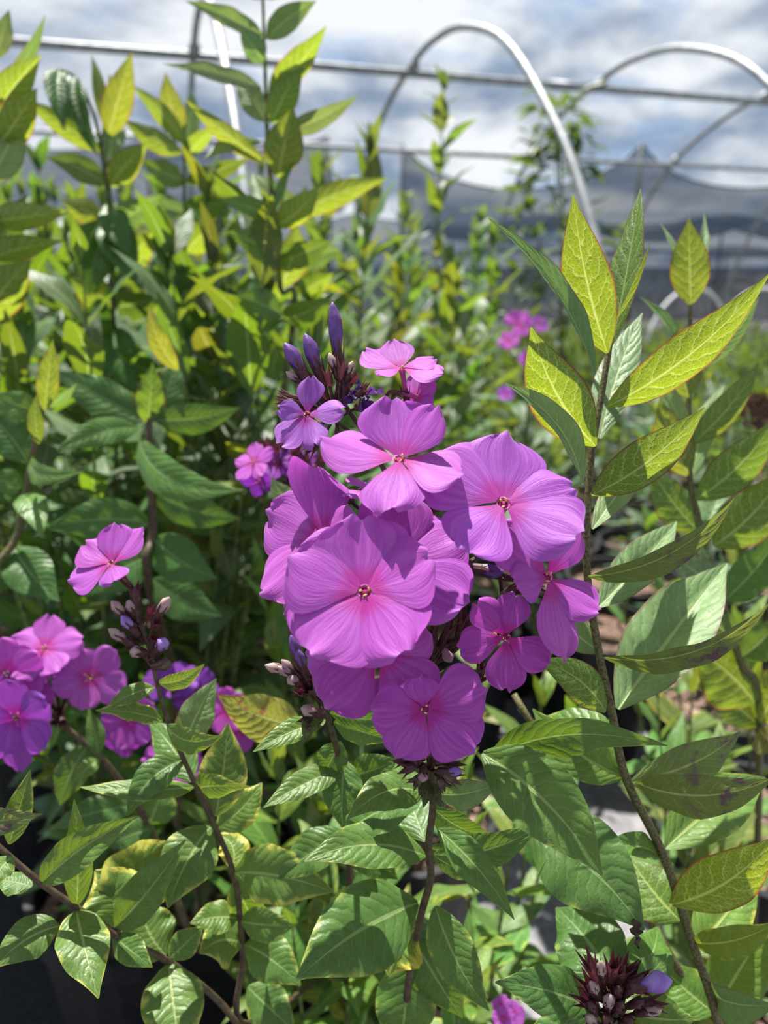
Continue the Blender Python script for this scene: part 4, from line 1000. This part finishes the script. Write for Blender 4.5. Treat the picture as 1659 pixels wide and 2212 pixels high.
le = thing('phlox_plant', b14, 'phlox stalk at the left edge with one narrow upright glowing leaf', 'plant')
stem(le, [(-10, 1350, .53), (40, 1150, .51), (70, 990, .50), (92, 880, .495), (105, 820, .49)], 0.0035, 0.0015, STEM_GREEN, ground=[b14, b14 + Vector((0, -.02, .15))])
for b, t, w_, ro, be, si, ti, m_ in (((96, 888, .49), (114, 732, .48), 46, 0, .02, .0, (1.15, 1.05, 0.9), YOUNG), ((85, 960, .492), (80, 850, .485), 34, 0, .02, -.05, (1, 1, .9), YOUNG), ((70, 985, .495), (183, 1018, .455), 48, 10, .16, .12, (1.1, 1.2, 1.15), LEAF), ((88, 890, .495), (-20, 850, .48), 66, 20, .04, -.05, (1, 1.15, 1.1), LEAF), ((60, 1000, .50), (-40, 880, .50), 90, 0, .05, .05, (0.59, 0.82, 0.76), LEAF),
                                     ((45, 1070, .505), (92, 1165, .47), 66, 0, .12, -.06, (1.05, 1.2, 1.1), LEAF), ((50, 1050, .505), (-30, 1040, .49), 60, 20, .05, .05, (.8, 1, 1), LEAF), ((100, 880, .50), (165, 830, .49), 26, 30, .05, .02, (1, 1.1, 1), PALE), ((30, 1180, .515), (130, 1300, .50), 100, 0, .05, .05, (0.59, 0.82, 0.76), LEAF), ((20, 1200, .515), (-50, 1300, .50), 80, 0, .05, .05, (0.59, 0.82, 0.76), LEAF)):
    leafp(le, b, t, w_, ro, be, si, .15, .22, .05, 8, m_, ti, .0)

# drooping folded leaf at upper left
b15 = Vector((-0.35, 0.85, SOIL_Z))
dr = thing('phlox_plant', b15, 'wilting phlox tip with dark leaves hanging down at the upper left', 'plant')
stem(dr, [(250, 1000, .80), (245, 700, .76), (240, 500, .74), (215, 300, .72), (190, 215, .71), (160, 165, .70), (130, 150, .695)], 0.0032, 0.001, STEM_FAR, ground=[b15, b15 + Vector((0, -.02, .2))])
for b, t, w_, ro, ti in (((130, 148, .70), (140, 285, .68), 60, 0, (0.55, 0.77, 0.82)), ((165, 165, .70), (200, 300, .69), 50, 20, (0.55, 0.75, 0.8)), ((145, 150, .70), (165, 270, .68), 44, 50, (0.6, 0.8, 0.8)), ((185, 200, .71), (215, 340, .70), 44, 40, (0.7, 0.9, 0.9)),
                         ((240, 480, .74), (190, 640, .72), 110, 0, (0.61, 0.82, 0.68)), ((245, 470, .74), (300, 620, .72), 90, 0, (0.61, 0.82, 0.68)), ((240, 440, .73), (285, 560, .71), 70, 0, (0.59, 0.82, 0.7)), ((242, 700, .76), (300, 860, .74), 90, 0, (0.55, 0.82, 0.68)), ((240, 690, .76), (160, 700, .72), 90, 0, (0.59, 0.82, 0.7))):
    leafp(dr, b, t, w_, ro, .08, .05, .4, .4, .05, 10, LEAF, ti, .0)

# ================================================================== BACKGROUND STALKS
rng = random.Random(21)


def gp(top, jx=0.05, jy=0.06):
    return pot_base(top.x + rng.uniform(-jx, jx), top.y + rng.uniform(0.0, jy), rng)


def custom_stalk(label, path, leaves, mat_stem=STEM_FAR, r0=.0032, r1=.0012):
    tp = P(*path[-1]); lowp = P(*path[0])
    bz = pot_base(lowp.x, lowp.y + .03, rng)
    root = thing('phlox_plant', bz, label, 'plant')
    stem(root, path, r0, r1, mat_stem, ground=[bz])
    for lf in leaves:
        (b, t, w_), opt = lf[:3], lf[3:]
        ro, m_ = (opt + (10, PALE))[:2] if len(opt) < 2 else opt[:2]
        leafp(root, b, t, w_, ro, rng.uniform(.02, .08), rng.uniform(-.06, .06), .2 if m_ is not YOUNG else -.12, .2, .06, rng.uniform(-12, 12), m_, (rng.uniform(.9, 1.1), rng.uniform(.92, 1.08), rng.uniform(.9, 1.1)), 0)
    return root


D = .62
custom_stalk('tallest leafy phlox stalk, rising past the top edge left of centre', [(620, 800, .68), (605, 620, .65), (590, 450, D), (578, 300, D), (572, 130, D), (566, -60, D)], [
    ((570, 78, D), (400, 2, .58), 46, 25, PALE), ((575, 85, D), (684, 2, .60), 54, -15, PALE), ((572, 135, D), (518, 55, .60), 52, 10, PALE), ((580, 205, D), (706, 55, .58), 62, 20, YOUNG), ((566, 190, D), (350, 138, .57), 42, 30, PALE),
    ((576, 265, D), (512, 160, .63), 56, -10, PALE), ((585, 268, D), (655, 140, .60), 62, 5, YOUNG), ((598, 285, D), (775, 205, .60), 46, 20, PALE), ((574, 350, D), (398, 212, .57), 42, 10, YOUNG), ((600, 385, D), (634, 230, .59), 84, 5, YOUNG),
    ((562, 305, D), (440, 345, .58), 34, 30, YOUNG), ((590, 480, D), (545, 372, .64), 50, -10, PALE), ((566, 0, D), (500, -70, .60), 46, 10, PALE), ((566, -5, D), (640, -90, .60), 46, 10, PALE), ((592, 490, D), (690, 400, .60), 60, 15, YOUNG), ((590, 470, D), (470, 430, .58), 50, 25, LEAF),
    ((600, 560, .64), (490, 500, .60), 64, 20, LEAF), ((602, 570, .64), (720, 520, .62), 60, 20, LEAF), ((606, 620, .65), (640, 480, .62), 70, 0, YOUNG), ((610, 680, .66), (500, 640, .62), 70, 20, LEAF), ((612, 690, .66), (720, 640, .62), 66, 20, LEAF)])
D = .80
custom_stalk('leafy phlox stalk in front of the bright hoop leg', [(400, 900, .90), (400, 650, .84), (398, 450, .80), (398, 300, .80), (394, 250, .80)], [
    ((396, 300, D), (358, 155, .77), 52, 0, YOUNG), ((402, 315, D), (282, 182, .76), 40, 10, YOUNG), ((395, 330, D), (262, 255, .76), 50, 15, YOUNG), ((402, 318, D), (412, 190, .80), 40, 0, PALE), ((400, 340, D), (470, 270, .77), 40, 20, YOUNG), ((398, 390, D), (300, 345, .76), 56, 25, LEAF), ((400, 395, D), (540, 340, .76), 50, 25, LEAF),
    ((398, 460, D), (310, 440, .78), 56, 10, PALE), ((400, 465, D), (500, 430, .77), 60, 10, LEAF), ((398, 540, .82), (280, 500, .78), 66, 15, PALE), ((400, 545, .82), (470, 470, .80), 70, 0, YOUNG), ((398, 620, .83), (300, 600, .80), 70, 15, LEAF), ((400, 625, .83), (510, 600, .80), 70, 15, PALE), ((400, 700, .85), (460, 630, .82), 60, 5, YOUNG), ((400, 710, .85), (320, 640, .82), 60, 5, YOUNG)])
D = .72
custom_stalk('leafy phlox stalk with a spiky tip at the upper left', [(250, 800, .80), (245, 560, .76), (235, 400, D), (226, 300, D), (222, 250, D)], [
    ((232, 300, D), (285, 112, .69), 62, 0, YOUNG), ((222, 265, D), (197, 118, .72), 30, 20, YOUNG), ((226, 270, D), (236, 158, .73), 28, 20, YOUNG), ((222, 330, D), (45, 212, .69), 48, 10, YOUNG), ((235, 340, D), (262, 240, .73), 50, 0, PALE), ((230, 400, D), (100, 340, .69), 60, 25, LEAF), ((236, 405, D), (320, 310, .70), 60, 0, YOUNG),
    ((238, 480, .74), (130, 430, .70), 64, 20, YOUNG), ((240, 485, .74), (350, 420, .71), 64, 10, PALE), ((244, 570, .76), (140, 540, .72), 70, 15, PALE), ((246, 575, .76), (330, 500, .73), 70, 0, YOUNG), ((248, 660, .77), (150, 600, .75), 70, 0, YOUNG), ((248, 665, .77), (350, 640, .75), 70, 20, LEAF)])
D = .60
custom_stalk('leafy phlox stalk cut by the left edge near the top', [(-60, 900, .66), (-40, 600, .62), (-25, 400, D), (-15, 250, D), (-12, 180, D)], [
    ((-12, 200, D), (98, 30, .57), 34, 25, PALE), ((-10, 250, D), (90, 118, .57), 66, 5, YOUNG), ((-15, 330, D), (80, 190, .57), 80, 5, YOUNG), ((-18, 400, D), (60, 260, .60), 80, 0, PALE), ((-25, 480, .61), (160, 455, .56), 62, 15, YOUNG), ((-20, 560, .61), (140, 520, .57), 60, 20, YOUNG), ((-30, 620, .62), (60, 420, .60), 90, 0, LEAF), ((-35, 700, .63), (70, 560, .60), 90, 0, YOUNG), ((-12, 130, D), (20, 20, .6), 40, 10, PALE)])
D = .78
custom_stalk('phlox stalk with one long arching lime leaf left of the slender stalk', [(640, 820, .86), (636, 640, .82), (632, 520, .79), (628, 460, .78)], [
    ((632, 470, D), (842, 383, .72), 56, 5, YOUNG), ((630, 470, D), (560, 380, .76), 50, 0, PALE), ((632, 480, D), (660, 400, .78), 40, 0, YOUNG), ((634, 560, .80), (540, 520, .78), 60, 20, LEAF), ((636, 565, .80), (740, 540, .77), 60, 20, PALE), ((638, 640, .82), (560, 590, .80), 60, 0, YOUNG), ((638, 645, .82), (720, 590, .80), 60, 0, YOUNG)])
NAMED = [  # top u, v, depth, nodes, leaf length, label
    (800, 345, 1.02, 18, 0.110, 'bushy phlox stalk whose tip stands left of the arching hoop'),
    (958, 195, 1.35, 23, 0.095, 'slender solitary phlox stalk under the arching hoop'),
    (1062, 535, 1.55, 15, 0.112, 'short phlox stalk at the right end of the leaf mass'),
    (690, 385, 1.15, 17, 0.112, 'phlox stalk behind and right of the tallest stalk'),
    (860, 560, 1.35, 16, 0.112, 'phlox stalk below the bushy tip, above the top flower'),
    (980, 600, 1.25, 16, 0.106, 'phlox stalk at the foot of the slender solitary stalk'),
    (480, 450, 1.05, 17, 0.112, 'phlox stalk just right of the bright hoop leg foot'),
]
for u, v, d, nn, ll, lab in NAMED:
    t = P(u, v, d)
    r_ = stalk(gp(t), t, nn, ll, lab, None, rng, tint=(1, 1, 1), lean=.02, start=.3, radius=.0030)
GRP = 'phlox stalks massed behind the flowers'
LABG = 'leafy green phlox stalk in the blurred mass behind the flowers'
cnt = 0
fill = []
for k in range(104):
    d = 0.66 + 1.5 * (k / 104.0) ** 1.25 + rng.uniform(-.05, .05)
    umax = 1040 if d > 1.1 else 700
    u = rng.uniform(-260, umax)
    v = rng.uniform(430, 690) - (60 if d > 1.3 else 0) + (130 if u > 620 and d < 1.2 else 0) + max(0, (u - 560)) * .22
    fill.append((u, v, d))
for u, v, d in fill:
    t = P(u, v, d)
    stalk(gp(t), t, rng.randint(13, 17), rng.uniform(.085, .118), LABG, GRP, rng, tint=(rng.uniform(.8, 1.05), rng.uniform(.88, 1.08), rng.uniform(.8, 1.1)), lean=.03, start=.12, radius=.0028)
# lower, nearer stalks that fill the shade below the flower heads
GRP2 = 'lower phlox stalks between the foreground stems'
for u, v, d in ((90, 1330, .62), (560, 1250, .66), (480, 1120, .70), (180, 1180, .72), (620, 1350, .62), (60, 1560, .62), (330, 1520, .66), (600, 1680, .52), (700, 1760, .50), (830, 1800, .47), (1010, 1700, .46), (1130, 1650, .50), (1240, 1560, .54), 
                (1420, 1500, .58), (1560, 1640, .60), (1500, 1400, .66), (1180, 1420, .62), (1340, 1260, .74), (1600, 1200, .70), (760, 1980, .47), (630, 2000, .47), (1000, 2080, .44), (1600, 1900, .55), (1400, 1150, .85), (1120, 1250, .80), (1620, 1040, .9), (420, 1700, .60), (1480, 1700, .56)):
    t = P(u, v, d)
    h = t.z - SOIL_Z
    if h < .03: continue
    base = pot_base(t.x + rng.uniform(-.02, .02), t.y + rng.uniform(.0, .05), rng)
    stalk(base, t, max(4, int(h / .045) + 2), rng.uniform(.055, .075), 'leafy phlox stalk filling the gaps between the foreground stems', GRP2, rng, near=True,
          tint=(rng.uniform(.85, 1.25), rng.uniform(.95, 1.2), rng.uniform(.8, 1.0)), lean=.015, start=.1, radius=.0022)
# right middle distance: rows of lower plants
GRP3 = 'phlox stalks in the middle distance at right'
for k in range(34):
    d = rng.uniform(1.25, 2.6); u = rng.uniform(1060, 1750)
    v = 700 + 260 / d * rng.uniform(.7, 1.6)
    t = P(u, v, d)
    if t.z < .38: continue
    stalk(gp(t), t, 8, rng.uniform(.07, .09), 'leafy phlox stalk in the blurred rows at right', GRP3, rng, tint=(rng.uniform(.7, .95), rng.uniform(.75, .95), rng.uniform(.9, 1.2)), lean=.03, start=.15)

# low clumps in rows behind (leaves too small to pick apart)
def clump_mesh(seed, n=460, r=.22, h=.34):
    rg = random.Random(seed); vs, fs, uv = [], [], []
    for k in range(n):
        a = rg.uniform(0, 6.28); q = r * math.sqrt(rg.random()); z = h * rg.uniform(.2, 1) * (1 - .5 * (q / r) ** 2)
        B = Vector((q * math.cos(a), q * math.sin(a), z)); el = rg.uniform(-.2, 1.0); a2 = a + rg.uniform(-1.2, 1.2)
        D = Vector((math.cos(a2) * math.cos(el), math.sin(a2) * math.cos(el), math.sin(el)))
        T = B + D * rg.uniform(.05, .085); s = D.cross(Vector((rg.uniform(-.5, .5), rg.uniform(-.5, .5), 1))).normalized() * rg.uniform(.009, .015)
        i = len(vs); M_ = B.lerp(T, .45) + Vector((0, 0, .006))
        vs += [B, M_ + s, T, M_ - s]; uv += [(.5, 0), (1, .45), (.5, 1), (0, .45)]
        fs += [(i, i + 1, i + 2), (i, i + 2, i + 3)]
    return mesh('clump_foliage', vs, fs, FAR, uv, smooth=False)


CL = [clump_mesh(s) for s in (1, 2, 3)]


def pot_geo(r, h, n=28):
    prof = [(0.0, r * .80), (0.02, r * .82), (.90 * h, r * .985), (.90 * h, r * 1.05), (h, r * 1.06), (h, r * .985), (.86 * h, r * .95)]
    vs, fs = [], []
    for z, q in prof:
        for k in range(n):
            a = 2 * math.pi * k / n; vs.append((q * math.cos(a), q * math.sin(a), z))
    for i in range(len(prof) - 1):
        for k in range(n):
            k2 = (k + 1) % n; fs.append((i * n + k, i * n + k2, (i + 1) * n + k2, (i + 1) * n + k))
    fs.append(tuple(reversed(range(n))))
    return vs, fs


def soil_geo(r, z, n=28, rings=8, seed=0):
    vs, fs = [(0, 0, z + .006)], []
    for j in range(1, rings + 1):
        for k in range(n):
            a = 2 * math.pi * k / n; q = r * j / rings
            vs.append((q * math.cos(a), q * math.sin(a), z + .010 * noise.noise(Vector((q * math.cos(a) * 30, q * math.sin(a) * 30, seed)))))
    for k in range(n): fs.append((0, 1 + k, 1 + (k + 1) % n))
    for j in range(rings - 1):
        for k in range(n):
            k2 = (k + 1) % n; fs.append((1 + j * n + k, 1 + (j + 1) * n + k, 1 + (j + 1) * n + k2, 1 + j * n + k2))
    return vs, fs


PR, PH = .135, .285
v_, f_ = pot_geo(PR, PH); POT_ME = mesh('pot_shell', v_, f_, POT, smooth=False)
v_, f_ = soil_geo(PR * .955, SOIL_Z - .012); SOIL_ME = mesh('soil', v_, f_, SOIL)
rg = random.Random(4); v_, f_ = [], []
for k in range(420):                                   # bark chips lying on the soil
    a = rg.uniform(0, 6.28); q = PR * .92 * math.sqrt(rg.random()); c = Vector((q * math.cos(a), q * math.sin(a), SOIL_Z - .006 + rg.uniform(0, .006)))
    R_ = Matrix.Rotation(rg.uniform(0, 6.28), 3, Vector((rg.uniform(-.4, .4), rg.uniform(-.4, .4), 1)).normalized()) @ Matrix.Rotation(rg.uniform(-.5, .5), 3, 'X')
    sx_, sy_, sz_ = rg.uniform(.004, .011), rg.uniform(.002, .005), rg.uniform(.0012, .0025); i = len(v_)
    v_ += [c + R_ @ Vector((x * sx_ * (1 if z < 0 else .7), y * sy_, z * sz_)) for z in (-1, 1) for (x, y) in ((-1, -1), (1, -1), (1, 1), (-1, 1))]
    f_ += [(i, i + 3, i + 2, i + 1), (i + 4, i + 5, i + 6, i + 7)] + [(i + k2, i + (k2 + 1) % 4, i + 4 + (k2 + 1) % 4, i + 4 + k2) for k2 in range(4)]
CHIP_ME = mesh('bark_chips', v_, f_, BARK, smooth=False)


def pot(x, y, label, group=None, rz=0.0, chips=True):
    root = thing('plant_pot', (x, y, 0), label, 'pot', group)
    for nm, me in (('pot_wall', POT_ME), ('soil', SOIL_ME)) + ((('bark_mulch', CHIP_ME),) if chips else ()):
        o = bpy.data.objects.new(nm, me); COL.objects.link(o); o.parent = root; o.rotation_euler = (0, 0, rz)
        if nm == 'bark_mulch': o['kind'] = 'stuff'
    return root


for x, y, lab in POTS: pot(x, y, lab, None, rng.uniform(0, 6))
for x, y in POT_ROWS: pot(x, y, 'black nursery pot in the rows under the blurred plants', 'nursery pots in rows', rng.uniform(0, 6), chips=y < 1.3)
GRP4 = 'low clumps in rows on the ground'
for iy in range(12):
    for ix in range(-11, 12):
        x = ix * .60 + rng.uniform(-.05, .05); y = 2.95 + iy * .62 + rng.uniform(-.06, .06)
        if abs(x) > .62 * y + (.5 if x < 0 else 0) or any(abs(x - c[0]) < .85 and abs(y - c[1]) < .55 for c in ((2.95, 7.6), (3.75, 7.9), (.75, 8.2))): continue
        root = thing('perennial_clump', (x, y, 0), 'low green perennial clump in the rows behind', 'plant', GRP4)
        o = bpy.data.objects.new('foliage', CL[rng.randrange(3)]); COL.objects.link(o); o.parent = root; o['kind'] = 'stuff'
        o.rotation_euler = (0, 0, rng.uniform(0, 6.28)); s = rng.uniform(1.05, 1.3); o.scale = (s, s, s * rng.uniform(1.4, 1.8))
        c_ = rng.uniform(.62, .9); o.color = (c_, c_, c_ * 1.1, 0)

# leafy climber / young tree on the far side of the arching hoop
tb = P(1215, 700, 4.6); tb.z = 0
tree = thing('young_tree', tb, 'dark young tree behind the near leg of the arching hoop', 'tree')
tp_ = P(1205, 205, 4.6)
tube('trunk', smooth_path([tb, tb.lerp(tp_, .5) + Vector((.04, 0, 0)), tp_], 8), taper(17, .02, .006), STEM_FAR, tree, 8)
rg = random.Random(8)
for k in range(290):
    f = rg.random() ** .8
    z0 = .45 + (tp_.z - .45) * f; c = tb.lerp(tp_, (z0) / tp_.z)
    wdt = (.36 * (1 - f) ** .7 + .09) * (1 + .25 * math.sin(f * 14))
    a = rg.uniform(0, 6.28); q = wdt * math.sqrt(rg.random()); pz = Vector((c.x + q * math.cos(a), c.y + q * math.sin(a), z0 + rg.uniform(-.05, .05)))
    el = rg.uniform(-.7, .5); a2 = a + rg.uniform(-1, 1)
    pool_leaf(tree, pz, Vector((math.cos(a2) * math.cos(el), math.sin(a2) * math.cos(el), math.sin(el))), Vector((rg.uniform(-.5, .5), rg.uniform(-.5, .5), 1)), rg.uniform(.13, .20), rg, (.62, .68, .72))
for k in range(9):
    f = .2 + .08 * k; q = tb.lerp(tp_, f); a = k * 2.4
    tube('branch', [q, q + Vector((math.cos(a) * .2 * (1.1 - f), math.sin(a) * .2 * (1.1 - f), .12))], [.007, .003], STEM_FAR, tree, 6)
# dry brown seed heads at the right edge
ds = P(1640, 900, .75); bs = Vector((.42, .82, SOIL_Z))
dry = thing('phlox_plant', bs, 'phlox stalk with brown dry seed heads at the right edge', 'plant')
DRY = simple('dry_calyx', (.13, .07, .05), .8, .1, col2=(.22, .14, .10), scale=300)
tube('stem', smooth_path([bs, bs.lerp(ds, .5) + Vector((-.01, 0, 0)), ds], 6), .002, STEM_FAR, dry, 6)
for cx, cy in ((1640, 890), (1625, 905), (1655, 905), (1510, 975), (1640, 880)):
    for k in range(9):
        if cx == 1510: continue
        q = (cx + rg.uniform(-22, 22), cy + rg.uniform(-16, 16)); empty_calyx(dry, (q[0], q[1], .75), (q[0] + rg.uniform(-12, 12), q[1] - 16, .745), 12, DRY, (1640, 930, .75))
